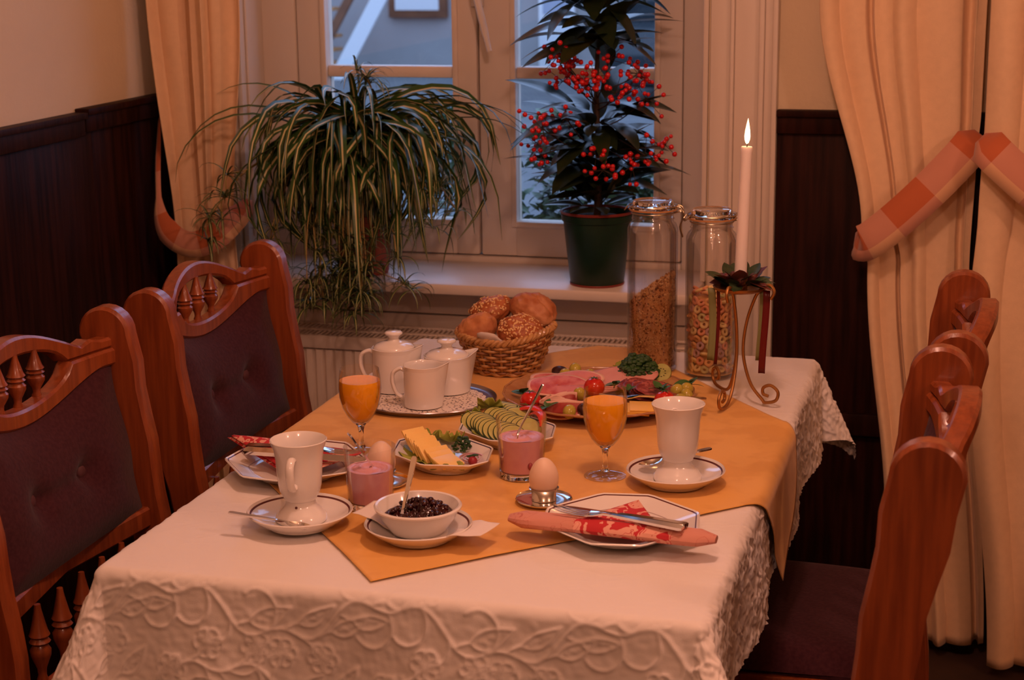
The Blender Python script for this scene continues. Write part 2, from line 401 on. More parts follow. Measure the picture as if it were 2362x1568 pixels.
# ================================================================== TABLE AND CLOTHS
HW, TL, TZ = .40, 1.351, .748
tb = thing('dining_table', 'dark wooden dining table hidden under the white cloth', 'table', (0, TL / 2, 0))
G().box((-HW + .004, -TL / 2 + .004, TZ - .03), (HW - .004, TL / 2 - .004, TZ - .003), .006).obj('tabletop', 'dark_wood', tb)
G().box((-.05, -.50, TZ - .075), (.05, .50, TZ - .031), .004).obj('apron', 'dark_wood', tb)
for yy in (-.40, .40):
    G().lathe([(0, .04), (.05, .04), (.055, .08), (.035, .14), (.05, .35), (.035, .55), (.05, .66), (.05, TZ - .076), (0, TZ - .076)], 20, (0, yy, 0)).obj('leg', 'dark_wood', tb)
    G().box((-.07, yy - .035, 0), (.07, yy + .035, .0395), .008).obj('foot', 'dark_wood', tb)

# raised vine pattern of the white cloth, computed once as a repeating height map (metres of cloth -> relief)
def vine_map(TS=.30, N=300, seed=4):
    r_ = random.Random(seed); strokes = []      # (polyline, width, height)
    def arc(p, ang, length, curl, n=14, wid=.0026, h=1.0):
        pts = [p]; a = ang; ds = length / n
        for i in range(n):
            a += curl * ds * (1 + 1.2 * i / n); pts.append((pts[-1][0] + ds * math.cos(a), pts[-1][1] + ds * math.sin(a)))
        strokes.append((pts, wid, h)); return pts, a
    def leafo(p, ang, L, W):
        for sg in (1, -1):
            pts = []
            for i in range(13):
                t = i / 12; w_ = W * math.sin(PI * t ** .8) * sg; bend = .25 * L * t * t
                x = t * L; y = w_ + bend
                pts.append((p[0] + x * math.cos(ang) - y * math.sin(ang), p[1] + x * math.sin(ang) + y * math.cos(ang)))
            strokes.append((pts, .0026, 1))
        for k in range(6):
            t = .2 + .11 * k; x = t * L; y = .25 * L * t * t + r_.uniform(-.3, .3) * W
            q = (p[0] + x * math.cos(ang) - y * math.sin(ang), p[1] + x * math.sin(ang) + y * math.cos(ang))
            strokes.append(([q, (q[0] + .002, q[1] + .001)], .0028, .6))
    for k in range(3):
        base = k * TS / 3; pts = []
        for i in range(41):
            x = TS * i / 40; pts.append((x, base + .030 * math.sin(2 * PI * i / 40 + k * 2.4) + .012 * math.sin(6 * PI * i / 40 + k)))
        strokes.append((pts, .0031, 1.1))
        for i in range(1, 40, 3):
            p = pts[i]; sg = 1 if (i // 4 + k) % 2 else -1; kind = r_.random()
            ang = sg * r_.uniform(.5, 1.1)
            if kind < .5:
                q, a = arc(p, ang, .022, -sg * 12); leafo(q[-1], a, r_.uniform(.04, .06), r_.uniform(.009, .014))
            elif kind < .8: arc(p, ang, .09, sg * 22, 20)
            else:
                q, a = arc(p, ang, .04, sg * 6); c = q[-1]
                for m in range(6):
                    t = m * PI / 3; rr = .012
                    strokes.append(([(c[0] + rr * (1.0 * math.cos(t) + .75 * math.cos(t + u * PI / 4)), c[1] + rr * (math.sin(t) + .75 * math.sin(t + u * PI / 4))) for u in range(9)], .0024, .9))
    H = np.zeros((N, N)); px = TS / N
    yy, xx = np.mgrid[0:N, 0:N] * px
    for pts, wid, h in strokes:
        for (x0, y0), (x1, y1) in zip(pts, pts[1:]):
            R_ = int(3 * wid / px) + 2
            ia, ib = int(min(x0, x1) / px) - R_, int(max(x0, x1) / px) + R_; ja, jb = int(min(y0, y1) / px) - R_, int(max(y0, y1) / px) + R_
            J, I = np.mgrid[ja:jb, ia:ib]; X, Y = I * px, J * px
            dx, dy = x1 - x0, y1 - y0; L2 = dx * dx + dy * dy + 1e-12
            t = np.clip(((X - x0) * dx + (Y - y0) * dy) / L2, 0, 1); d = np.hypot(X - x0 - t * dx, Y - y0 - t * dy)
            val = h * np.exp(-(d / wid) ** 2); Jw, Iw = J % N, I % N
            H[Jw, Iw] = np.maximum(H[Jw, Iw], val)
    return H, TS
VH, VTS = vine_map()
def sample(U, V):
    N = VH.shape[0]; a = (U / VTS * N) % N; b = (V / VTS * N) % N
    i = np.floor(a).astype(int) % N; j = np.floor(b).astype(int) % N; fa = a - np.floor(a); fb = b - np.floor(b); i2 = (i + 1) % N; j2 = (j + 1) % N
    return VH[j, i] * (1 - fa) * (1 - fb) + VH[j, i2] * fa * (1 - fb) + VH[j2, i] * (1 - fa) * fb + VH[j2, i2] * fa * fb
def drape(U, V, lift=0.0, rr=.016, flare=.06, cflare=.42, fold=.008):
    """flat cloth coordinates -> draped over the table top with rounded edges and coned corners"""
    cx = np.clip(U, -HW, HW); cy = np.clip(V, 0, TL); ex = U - cx; ey = V - cy
    rho = np.hypot(ex, ey); d = np.maximum(rho, 1e-9); dx, dy = ex / d, ey / d
    ang = np.minimum(rho / rr, PI / 2); out = rr * np.sin(ang); drop = rr * (1 - np.cos(ang))
    rest = np.maximum(rho - rr * PI / 2, 0); both = (2 * np.abs(dx * dy)) ** .8
    fl = flare + cflare * both
    wave = fold * np.sin(9 * (cx * 2.1 + cy * 1.7) + 3 * ex) * np.minimum(rest / .1, 1)
    out = out + rest * fl + wave; drop = drop + rest * np.sqrt(np.maximum(1 - fl * fl, .1))
    return cx + dx * (out + lift), cy + dy * (out + lift), TZ + lift * np.cos(ang) - drop, np.minimum(rho / .03, 1)
def cloth_mesh(X, Y, Z):
    nv, nu = X.shape; co = np.stack([X, Y, Z], -1).reshape(-1, 3)
    idx = np.arange(nu * nv).reshape(nv, nu)
    q = np.stack([idx[:-1, :-1], idx[:-1, 1:], idx[1:, 1:], idx[1:, :-1]], -1).reshape(-1, 4)
    me = bpy.data.meshes.new('cloth'); me.vertices.add(len(co)); me.vertices.foreach_set('co', co.ravel())
    me.loops.add(q.size); me.loops.foreach_set('vertex_index', q.ravel()); me.polygons.add(len(q))
    me.polygons.foreach_set('loop_start', np.arange(0, q.size, 4)); me.update(calc_edges=True); me.shade_smooth(); return me
def normals(X, Y, Z):
    a = np.stack([np.gradient(X, axis=1), np.gradient(Y, axis=1), np.gradient(Z, axis=1)], -1); b = np.stack([np.gradient(X, axis=0), np.gradient(Y, axis=0), np.gradient(Z, axis=0)], -1)
    n = np.cross(a, b); return n / (np.linalg.norm(n, axis=-1, keepdims=True) + 1e-12)
u = np.linspace(-HW - .22, HW + .175, 520); v = np.linspace(-.27, TL + .20, 800); U, V = np.meshgrid(u, v)
X, Y, Z, dr = drape(U, V)
n = normals(X, Y, Z); hgt = sample(U + .07, V + .05) * (.00035 + .0021 * dr) + .0006 * np.sin(U * 61 + 3 * np.sin(V * 23)) * np.sin(V * 47 + 2 * np.sin(U * 31)) * (.35 + dr)
rngc = np.random.RandomState(3); fine = np.zeros_like(U)      # soft irregular puckering of the quilted cloth
for _ in range(70):
    th, wl, ph0 = rngc.rand() * PI, .009 + .024 * rngc.rand(), rngc.rand() * 6.28
    fine += np.sin(2 * PI * (U * np.cos(th) + V * np.sin(th)) / wl + ph0)
hgt = hgt + (fine - fine.mean()) / (fine.std() * 4) * (.0010 + .0028 * (U > HW)) * dr
X, Y, Z = X + n[..., 0] * hgt, Y + n[..., 1] * hgt, Z + n[..., 2] * hgt
mat('cloth_white', (.80, .76, .73), .85, sheen=.25, spec=.2, bump=.0002, bscale=900)
tc = place('tablecloth', cloth_mesh(X, Y, Z)); tc.data.materials.append(MATS['cloth_white'])
tag(tc, 'white quilted tablecloth with raised vine pattern draped over the table', 'tablecloth')
# yellow overlay laid cornerwise: F front tip, Rr right tip, B back tip, Lf left tip (flat cloth coordinates)
F_, R_, B_, L_ = (-.030, .018), (.600, .635), (.005, 1.385), (-.625, .735)
s_, t_ = np.meshgrid(np.linspace(0, 1, 170), np.linspace(0, 1, 170))
U = (1 - s_) * (1 - t_) * F_[0] + s_ * (1 - t_) * R_[0] + s_ * t_ * B_[0] + (1 - s_) * t_ * L_[0]
V = (1 - s_) * (1 - t_) * F_[1] + s_ * (1 - t_) * R_[1] + s_ * t_ * B_[1] + (1 - s_) * t_ * L_[1]
edge = np.minimum(np.minimum(s_, 1 - s_), np.minimum(t_, 1 - t_))
V = V + .004 * np.sin(s_ * 9) * (edge < .3) * (1 - edge / .3); U = U + .003 * np.sin(t_ * 11) * (edge < .3) * (1 - edge / .3)
X, Y, Z, dr = drape(U, V, lift=.0034, rr=.022, flare=.09, fold=.010)
n = normals(X, Y, Z); hgt = .0009 * np.exp(-(edge / .006) ** 2) + .0004 * np.sin(U * 40 + 2 * np.sin(V * 17)) * np.sin(V * 33) + sample(U * 1.3, V * 1.3) * .00025
X, Y, Z = X + n[..., 0] * hgt, Y + n[..., 1] * hgt, Z + n[..., 2] * hgt
mat('cloth_yellow', (.77, .42, .105), .75, c2=(.70, .36, .08), scale=14, lo=.45, hi=.55, detail=3, sheen=.2, spec=.25, bump=.0002, bscale=700)
oc = place('table_overlay', cloth_mesh(X, Y, Z)); oc.data.materials.append(MATS['cloth_yellow'])
md = oc.modifiers.new('thick', 'SOLIDIFY'); md.thickness = .0010; md.offset = -1
tag(oc, 'golden yellow overlay cloth laid cornerwise over the white tablecloth', 'tablecloth')
TOPW = TZ + .0012      # white cloth surface
TOPY = TZ + .0046      # yellow cloth surface

# ================================================================== CHAIRS (local: facing +Y, floor z=0)
mat('button_plum', (.075, .022, .028), .7)
def spindle(z0, z1, r=.011):
    r *= 1.22; h = z1 - z0; pr = [(0, 0), (.5, 0), (.55, .06), (.4, .12), (.45, .2), (.95, .36), (1.0, .44), (.7, .50), (1.02, .54), (.75, .585), (1.0, .62), (.8, .68), (.55, .82), (.35, .94), (.3, 1), (0, 1)]
    return G().lathe([(a * r, z0 + b * h) for a, b in pr], 12)
CW = .235
def backy(z):      # centre line of the reclined back (y as function of height)
    return interp([(0, -.262), (.25, -.222), (.45, -.205), (.60, -.212), (.75, -.236), (.90, -.262), (1.02, -.285)], z)
def make_chair():
    root = thing('dining_chair', 'x', 'chair')
    # stiles: plank profile in y-z with broad rounded ears, rear leg continuous
    def hwid(z): return interp([(0, .020), (.40, .024), (.60, .031), (.78, .038), (.92, .044), (1.0, .044)], z)
    ztop = 1.0; cz = ztop - .044
    for s in (-1, 1):
        left = []; right = []
        for k in range(23):
            z = cz * k / 22; y = backy(z); h = hwid(z); left.append((y - h, z)); right.append((y + h, z))
        yc = backy(cz)
        arc = [(yc + .044 * math.cos(a), cz + .044 * math.sin(a)) for a in [PI * k / 12 for k in range(1, 12)]]
        outl = left[::-1] and (right + arc + left[::-1])
        cxm = CW * s; th = .0165; bv = .005
        def ring(x, inset):
            c_ = []
            n_ = len(outl)
            for k in range(n_):
                a = Vector(outl[k - 1]); b = Vector(outl[(k + 1) % n_]); t = (b - a).normalized(); nn = Vector((-t.y, t.x)); p = Vector(outl[k]) + nn * inset
                c_.append((x, p.x, p.y))
            return c_
        g = G().loft([ring(cxm - th, bv), ring(cxm - th + bv, 0), ring(cxm + th - bv, 0), ring(cxm + th, bv)])
        g.obj('stile', 'chair_wood', root, ang=35)
    xi = CW - .0165
    # crest rail: upper arch and lower swag with an eye-shaped opening, bowed backwards
    def bow(x): return -.030 * (1 - (x / xi) ** 2)
    def up(x):
        t = abs(x) / xi; return .952 + .046 * max(0, math.cos(min(t * 1.45, 1) * PI / 2)) ** 1.0 + .006 * math.exp(-((t - .80) / .06) ** 2)
    def lo_(x): t = abs(x) / xi; return .908 - .040 * max(0, math.cos(min(t * 1.15, 1) * PI / 2)) ** 1.3
    def eye(x):
        t = abs(x) / .115
        if t >= 1: return None
        e = math.sqrt(1 - t * t); mid = .935; return mid - .040 * e, mid + .034 * e
    N = 40; xs = [-xi + 2 * xi * k / N for k in range(N + 1)]; d2 = .0145
    def bar(f0, f1, xs_, dep, name, m='chair_wood'):
        g = G(); rings = []
        for x in xs_:
            a, b = f0(x), f1(x); y0 = backy((a + b) / 2) + bow(x) - .004; bv = min(.004, (b - a) / 3)
            rings.append([(x, y0 - dep, a + bv), (x, y0 - dep, b - bv), (x, y0 - dep + bv, b), (x, y0 + dep - bv, b), (x, y0 + dep, b - bv), (x, y0 + dep, a + bv), (x, y0 + dep - bv, a), (x, y0 - dep + bv, a)])
        return g.loft(rings)
    emid = lambda x: (eye(x) or (.935, .935))
    g = bar(lambda x: emid(x)[1], up, xs, d2, 'crest'); g.join(bar(lo_, lambda x: emid(x)[0], xs, d2, 'swag'))
    g.obj('crest_rail', 'chair_wood', root, ang=35)
    for xx in (-.052, 0, .052):
        a, b = eye(xx); g = spindle(a - .004, b + .004, .0115); g.xf(T3(xx, backy(.935) + bow(xx) - .004, 0)); g.obj('spindle', 'chair_wood', root)
    # buttoned panel
    zb = .672
    def pan(u_, v_):
        x = (-1 + 2 * u_) * (xi - .002); top = lo_(x) + .004; z = zb + (top - zb) * v_
        e = min(1, 4.5 * min(u_, 1 - u_, v_, 1 - v_)); puff = .024 * math.sin(e * PI / 2)
        for bx in (-.075, .075):
            dd = math.hypot(x - bx, (z - .775)); puff -= .020 * math.exp(-(dd / .026) ** 2)
            puff -= .004 * math.exp(-((z - .775) / .012) ** 2) * (abs(x) < .075)
        return (x, backy(z) + bow(x) * v_ + .002 + puff, z)
    g = G().grid(pan, 40, 28); g.grid(lambda u_, v_: (lambda q: (q[0], backy(q[2]) + bow(q[0]) * v_ - .012, q[2]))(pan(1 - u_, v_)), 40, 28)
    g.obj('back_cushion', 'plum_velvet', root, ang=60)
    for bx in (-.075, .075):
        q = pan((bx / (xi - .002) + 1) / 2, (.775 - zb) / (lo_(bx) + .004 - zb))
        G().ball((bx, q[1] + .004, .775), .0125, 14, 8, sc_=(1, .55, 1)).obj('button', 'button_plum', root)
    # lower rails with spindles
    bar(lambda x: .640, lambda x: .674, [-xi, 0, xi], .014, '').obj('lower_rail', 'chair_wood', root, ang=35)
    g = G().box((-xi, backy(.51) - .013, .492), (xi, backy(.51) + .013, .526), .004); g.obj('lower_rail', 'chair_wood', root)
    for xx in (-.13, -.065, 0, .065, .13):
        g = spindle(.522, .644, .0125); g.xf(T3(xx, (backy(.58) - .006), 0)); g.obj('spindle', 'chair_wood', root)
    # seat
    def seat(u_, v_):
        a = 2 * u_ - 1; b = 2 * v_ - 1; wx = .214 + .016 * v_; e = 1 - max(abs(a), abs(b)) ** 8
        rx = a * wx * (1 - .04 * b * b * b * b * abs(a)); return (rx, -.172 + .40 * v_, .437 + .038 * max(e, 0) ** .5 + .006 * (1 - a * a) * (1 - b * b))
    g = G().grid(seat, 24, 24); g.box((-.214, -.172, .43), (.214, .228, .437)); g.obj('seat_cushion', 'plum_velvet', root)
    g = G().box((-.222, -.178, .375), (.222, .232, .4295), .006); g.obj('seat_frame', 'chair_wood', root)
    for s in (-1, 1):
        G().lathe([(0, 0), (.016, 0), (.018, .03), (.014, .06), (.022, .12), (.020, .2), (.026, .28), (.017, .31), (.026, .33), (.026, .3745), (0, .3745)], 14, (s * .19, .20, 0)).obj('leg', 'chair_wood', root)
        g = G().tube([(s * .195, .185, .16), (s * .215, -.20, .16)], .011, 8); g.obj('stretcher', 'chair_wood', root)
    return root
ch0 = make_chair()
def put_chair(o, label, loc, rz):
    o['label'] = label; o.location = loc; o.rotation_euler = (0, 0, rz); o['group'] = 'carved chairs around the breakfast table'
put_chair(ch0, 'carved chair with buttoned plum back beside the dotted mug and dark wall', (-.345, .215, 0), -PI / 2 + .02)
o = copy_tree(ch0); put_chair(o, 'carved wooden chair with buttoned plum back between the spider plant and the other dark-wall chair', (-.345, .815, 0), -PI / 2)
o = copy_tree(ch0); put_chair(o, 'carved chair seen edge-on beside the plate with the rolled napkin', (.392, .222, 0), PI / 2)
o = copy_tree(ch0); put_chair(o, 'carved wooden chair seen edge-on beside the candle holder in front of the curtains', (.412, .785, 0), PI / 2)

# ================================================================== TABLEWARE
def circ(n, r, z, ph=0): return [(r * math.cos(2 * PI * k / n + ph), r * math.sin(2 * PI * k / n + ph), z) for k in range(n)]
# ---- round saucers with a brown line
def saucer_mesh(r, line='brown_line'):
    p = [(0, .003), (.52, .003), (.54, 0), (.60, 0), (.62, .004), (.80, .009), (.97, .0195), (1.0, .022), (.985, .0235), (.945, .0205), (.915, .0185), (.70, .0095), (.52, .0075), (.48, .006), (0, .006)]
    mats = [0] * 9 + [1] + [0] * 5
    return G().lathe([(a * r, z) for a, z in p], 56, mats=mats).mesh('saucer', ['porcelain', line])
sm = saucer_mesh(.075)
def put_saucer(label, x, y, z): return tag(place('saucer', sm, None, (x, y, z)), label, 'saucer')
put_saucer('white brown-lined saucer under the footed mug with the small dark dot', -.201, .198, TOPY + .0006)
put_saucer('white brown-lined saucer under the plain footed mug beside the orange juice', .281, .509, TOPY + .0006)
put_saucer('white brown-lined saucer under the bowl of dark jam', -.021, .187, TOPY + .0006)

# ---- footed mugs
def mug(label, x, y, z, hang, dot=False):
    t = thing('footed_mug', label, 'mug', (x, y, z)); t.scale = (1.04, 1.04, 1.06)
    o = [(0, .004), (.026, .003), (.030, 0), (.0345, 0), (.0352, .003), (.0345, .007), (.030, .013), (.0235, .0185), (.0205, .0235), (.0200, .028), (.0225, .030), (.0228, .0325), (.0245, .035), (.0275, .041), (.0295, .050), (.0308, .068), (.0318, .085), (.0340, .098), (.0378, .1085), (.0388, .1110), (.0378, .1118), (.0360, .1095), (.0320, .098), (.0300, .085), (.0285, .060), (.0262, .044), (.020, .038), (0, .037)]
    G().lathe(o, 48).obj('body', 'porcelain', t)
    h = G().tube(smooth_pts([(.0290, 0, .091), (.0400, 0, .0925), (.0490, 0, .085), (.0500, 0, .072), (.0460, 0, .060), (.0400, 0, .054), (.0345, 0, .0530), (.0285, 0, .055)]), [.0058] * 40 + [.005] * 9, 10, flat=.75)
    h.xf(R3(0, 0, hang)); h.obj('handle', 'porcelain', t)
    if dot: G().ball((.0212 * math.cos(-PI / 2 + .1), .0212 * math.sin(-PI / 2 + .1), .0225), .0019, 10, 6).obj('dot', 'brown_line', t)
    return t
mug('white footed mug with handle turned outwards and small dark dot on its foot', -.201, .202, TOPY + .0075, -1.44, True)
mug('plain white footed mug on saucer beside the juice glass and teaspoon', .284, .509, TOPY + .0075, PI / 2 + .35)

# ---- octagonal plates and dishes
def octo(ax, ay, cut, n=64):
    """outline of a rectangle 2ax x 2ay with straight cut corners, n points by angle"""
    pts = []
    for k in range(n):
        a = 2 * PI * k / n; c, s = math.cos(a), math.sin(a); r = 9
        if abs(c) > 1e-6: r = min(r, ax / abs(c))
        if abs(s) > 1e-6: r = min(r, ay / abs(s))
        r = min(r, (ax + ay - cut) / (abs(c) + abs(s) + 1e-9)); pts.append((r * c, r * s))
    return pts
def octo_dish(ax, ay, cut, line, deep=1.0, n=64, thin_line=True):
    O = octo(ax, ay, cut, n); rr = (ax + ay) / 2
    def ring(sc_, z, round_=0):
        out = []
        for k, (x, y) in enumerate(O):
            a = 2 * PI * k / n; ex, ey = ax * .96 * math.cos(a), ay * .96 * math.sin(a)
            out.append((sc_ * (x * (1 - round_) + ex * round_), sc_ * (y * (1 - round_) + ey * round_), z * deep))
        return out
    R_ = [ring(.50, .003, .8), ring(.58, 0, .8), ring(.62, 0, .8), ring(.66, .005, .5), ring(.97, .0185, 0), ring(1.0, .0210, 0), ring(.985, .0222, 0), ring(.962, .0210, 0), ring(.945, .0198, 0), ring(.70, .0095, .45), ring(.685, .0088, .5), ring(.66, .0072, .7), ring(.60, .0066, .8), ring(.3, .0062, .9), ring(.02, .006, 1)]
    mats = [0, 0, 0, 0, 0, 0, 0, 1, 0, 2 if thin_line else 0, 0, 0, 0, 0]
    g = G().loft(R_, mats=mats); return g.mesh('octagonal_plate', ['porcelain', line, mat_faint], ang=28)
mat_faint = mat('faint_line', (.45, .38, .36), .25)
pm = octo_dish(.108, .108, .072, 'brown_line')
o = tag(place('octagonal_plate', pm, None, (.247, .272, TOPY + .0004), (0, 0, .14)), 'white octagonal plate under the rolled red napkin with fork and knife', 'plate')
o = tag(place('octagonal_plate', pm, None, (-.300, .425, TOPW + .0040), (0, 0, -.10)), 'white octagonal plate with red napkin partly behind the dotted mug', 'plate')
dm = octo_dish(.094, .070, .052, 'blue_line', 1.15, thin_line=False)
bdz, cdz = TOPY + .0004, TOPY + .0004
BDX, BDY, BDR = -.090, .512, -.62
CDX, CDY, CDR = -.025, .660, -.62
tag(place('serving_dish', dm, None, (BDX, BDY, bdz), (0, 0, BDR)), 'blue-lined octagonal dish holding the sliced butter', 'dish')
tag(place('serving_dish', dm, None, (CDX, CDY, cdz), (0, 0, CDR)), 'blue-lined octagonal dish holding the cucumber slices', 'dish')

# ---- cutlery (along +X, bowl or tines at +X end)
def strip_solid(sec, mi=0):
    """sec: list of (x, halfwidth, z, thickness, dish)"""
    rings = []
    for x, hw, z, th, dsh in sec:
        top = []; bot = []
        for k in range(9):
            s = -1 + k / 4; top.append((x, s * hw, z + th / 2 - dsh * (1 - s * s))); bot.append((x, s * hw, z - th / 2 - dsh * (1 - s * s)))
        rings.append(top + bot[::-1])
    return G().loft(rings, mi=mi)
def teaspoon_mesh(L=.125, name='teaspoon'):
    k = L / .125
    sec = [(0, .0030, .004, .0022, 0), (.004, .0045, .004, .0024, 0), (.03, .0038, .0045, .0024, 0), (.07, .0022, .006, .0024, 0), (.084, .0022, .0055, .0024, 0), (.090, .0065, .0045, .0014, .0015), (.098, .0108, .0040, .0012, .0045), (.107, .0115, .0040, .0012, .0052), (.116, .0088, .0044, .0012, .0035), (.123, .0040, .0050, .0010, .001), (.125, .0008, .0052, .0008, 0)]
    return strip_solid([(a * k, b * k, c * k, d, e * k) for a, b, c, d, e in sec]).mesh(name, 'steel', ang=60)
spm = teaspoon_mesh()
def aim(p0, p1, roll=0):
    d = (Vector(p1) - Vector(p0)).normalized(); x = d; y = Vector((0, 0, 1)).cross(x).normalized(); z = x.cross(y)
    q = Matrix(((x.x, y.x, z.x), (x.y, y.y, z.y), (x.z, y.z, z.z))).to_quaternion()
    return q @ Quaternion((1, 0, 0), roll)
def put_spoon(label, p0, p1, roll=0, sc_=1): return tag(place('teaspoon', spm, None, p0, aim(p0, p1, roll), sc_), label, 'spoon')
put_spoon('teaspoon across the front of the dotted mug saucer', (-.285, .143, TOPY + .0265), (-.168, .142, TOPY + .0150))
put_spoon('teaspoon behind the plain mug with bowl resting inside its saucer', (.322, .590, TOPY + .030), (.222, .512, TOPY + .0185))
put_spoon('spoon standing upright in the dark jam', (-.0345, .223, TOPY + .105), (-.044, .170, TOPY + .002), 0, .95)
put_spoon('spoon leaning in the pink yoghurt beside the dotted mug', (-.152, .262, TOPW + .121), (-.118, .3215, TOPW + .020), .3)
put_spoon('spoon leaning in the pink yoghurt in front of the meat platter', (.0775, .512, TOPY + .140), (.0300, .470, TOPY + .030), .3)
def fork_g():
    g = strip_solid([(0, .006, .004, .003, 0), (.004, .0082, .0042, .0036, 0), (.05, .0062, .006, .0036, 0), (.10, .0032, .008, .003, 0), (.115, .0030, .008, .0026, 0), (.127, .0095, .0062, .0016, .001), (.138, .0112, .0050, .0015, .0015)])
    for k in range(4):
        y = -.0095 + .00633 * k
        g.tube([(.136, y, .0045), (.155, y, .0042), (.172, y, .0058), (.185, y * .95, .0085)], [.0018, .0016, .0013, .0005], 6, flat=.6)
    return g
fkm = fork_g().mesh('fork', 'steel', ang=60)
def knife(label, p0, p1, roll=0):
    t = thing('table_knife', label, 'knife', p0); t.rotation_mode = 'QUATERNION'; t.rotation_quaternion = aim(p0, p1, roll)
    strip_solid([(0, .005, .005, .004, 0), (.004, .0078, .005, .006, 0), (.05, .0070, .005, .0066, 0), (.098, .0055, .005, .005, 0), (.102, .0045, .005, .004, 0)]).obj('handle', 'steel', t, ang=60)
    b = G(); rg = []
    for x, lo, hi in ((.1022, -.0045, .0045), (.110, -.0095, .0060), (.14, -.0105, .0070), (.17, -.0100, .0075), (.188, -.0060, .0075), (.196, .0030, .0065)):
        rg.append([(x, lo, .0048), (x, hi, .0040), (x, hi, .0060), (x, lo, .0052)])
    b.loft(rg); b.obj('blade', 'steel', t, ang=60); return t
# ---- napkins
def napkin_mat(name, red, pale, scale, thr):
    m = bpy.data.materials.new(name); m.use_nodes = True; nt = m.node_tree; b = nt.nodes['Principled BSDF']; b.inputs['Roughness'].default_value = .8
    tcn = nt.nodes.new('ShaderNodeTexCoord'); n1 = nt.nodes.new('ShaderNodeTexNoise'); n1.inputs['Scale'].default_value = scale; n1.inputs['Detail'].default_value = 1.5; n1.inputs['Distortion'].default_value = 1.6
    v1 = nt.nodes.new('ShaderNodeTexVoronoi'); v1.inputs['Scale'].default_value = scale * 1.1; v1.feature = 'DISTANCE_TO_EDGE'
    cr = nt.nodes.new('ShaderNodeValToRGB'); cr.color_ramp.interpolation = 'CONSTANT'
    cr.color_ramp.elements[0].color = (*red, 1); cr.color_ramp.elements[1].color = (*pale, 1); cr.color_ramp.elements[1].position = thr
    e = cr.color_ramp.elements.new(thr + .13); e.color = (*red, 1); e = cr.color_ramp.elements.new(thr + .15); e.color = (*pale, 1)
    nt.links.new(tcn.outputs['Object'], n1.inputs['Vector']); nt.links.new(tcn.outputs['Object'], v1.inputs['Vector'])
    nt.links.new(n1.outputs['Fac'], cr.inputs[0]); nt.links.new(cr.outputs[0], b.inputs['Base Color']); MATS[name] = m
napkin_mat('napkin_red', (.50, .022, .030), (.74, .36, .27), 42, .535)
napkin_mat('napkin_pink', (.52, .16, .12), (.62, .27, .20), 30, .30)
def napkin_roll_mesh(L, r0, bend):
    """loosely rolled napkin: flattened tube with pointed ends; red in the middle, pink at the ends"""
    n = 26; rings = []; mats = []
    for i in range(n + 1):
        t = i / n; x = -L / 2 + L * t; e = min(1, .45 + 7 * min(t, 1 - t)); r = r0 * e
        cy = bend * math.sin(PI * t) ; cz = .0005 + .004 * math.sin(2 * PI * t * .5) + .35 * r0
        rings.append([(x, cy + r * math.cos(2 * PI * k / 14) * 1.25, cz + .62 * r * (1 + .1 * math.sin(k * 2.2 + t * 9)) * math.sin(2 * PI * k / 14)) for k in range(14)])
        mats.append(1 if t < .33 or t > .80 else 0)
    return G().loft(rings, mats=mats[:-1])
NPX, NPY, NPZ = .244, .219, TOPY + .0185
t = thing('folded_napkin', 'red floral paper napkin rolled on the plate beside the egg', 'napkin', (NPX, NPY, NPZ), (0, 0, -.075))
napkin_roll_mesh(.292, .0170, -.010).obj('rolled_band', ['napkin_red', 'napkin_pink'], t)
def tri(u_, v_):
    x = (-.088 + .170 * u_) * (1 - v_) + .004 * v_; y = -.004 + .128 * v_
    return (x, y, -.0050 + .008 * (1 - v_) ** 2 + .0130 * v_ + .002 * math.sin(u_ * 9) * (1 - v_))
g = G().grid(tri, 16, 12); ob = g.obj('corner_flap', 'napkin_red', t, ang=180); md = ob.modifiers.new('thick', 'SOLIDIFY'); md.thickness = .0016; md.offset = -1
fz = TOPY + .0325
o = tag(place('fork', fkm, None, (.347, .193, fz + .006), aim((.347, .193, fz + .006), (.166, .227, fz + .006))), 'fork lying on the rolled red napkin beside the egg', 'fork')
knife('table knife lying along the fork on the rolled red napkin', (.350, .208, fz + .004), (.160, .249, fz + .0035), .15)
t = thing('folded_napkin', 'red floral paper napkin with pointed corner on the plate behind the dotted mug', 'napkin', (-.318, .425, TOPW + .0225), (0, 0, -.05))
def wedge(u_, v_):      # folded corner standing slightly open, tip pointing away from the plate
    tip = Vector((-.120, .040, .014)); a = Vector((.105, .045, .004)); b = Vector((.045, -.072, -.004)); p = tip * (1 - u_) + (a * (1 - v_) + b * v_) * u_
    return (p.x, p.y, p.z + .010 * math.sin(PI * v_) * math.sin(PI * min(1, u_ * 1.1)))
for dz_, k in ((0, 0), (.006, 1)):
    g = G().grid(lambda u_, v_: (lambda q: (q[0] + .010 * k, q[1] - .006 * k * v_, q[2] + dz_ - .001 * k))(wedge(u_, v_)), 14, 12)
    ob = g.obj('fold', 'napkin_red', t, ang=180); md = ob.modifiers.new('thick', 'SOLIDIFY'); md.thickness = .0014
knife('table knife lying on the red napkin behind the dotted mug', (-.372, .392, TOPW + .0395), (-.180, .408, TOPW + .0330), .2)
o = tag(place('fork', fkm, None, (-.376, .412, TOPW + .042), aim((-.376, .412, TOPW + .042), (-.195, .425, TOPW + .038))), 'fork lying on the red napkin behind the dotted mug', 'fork')

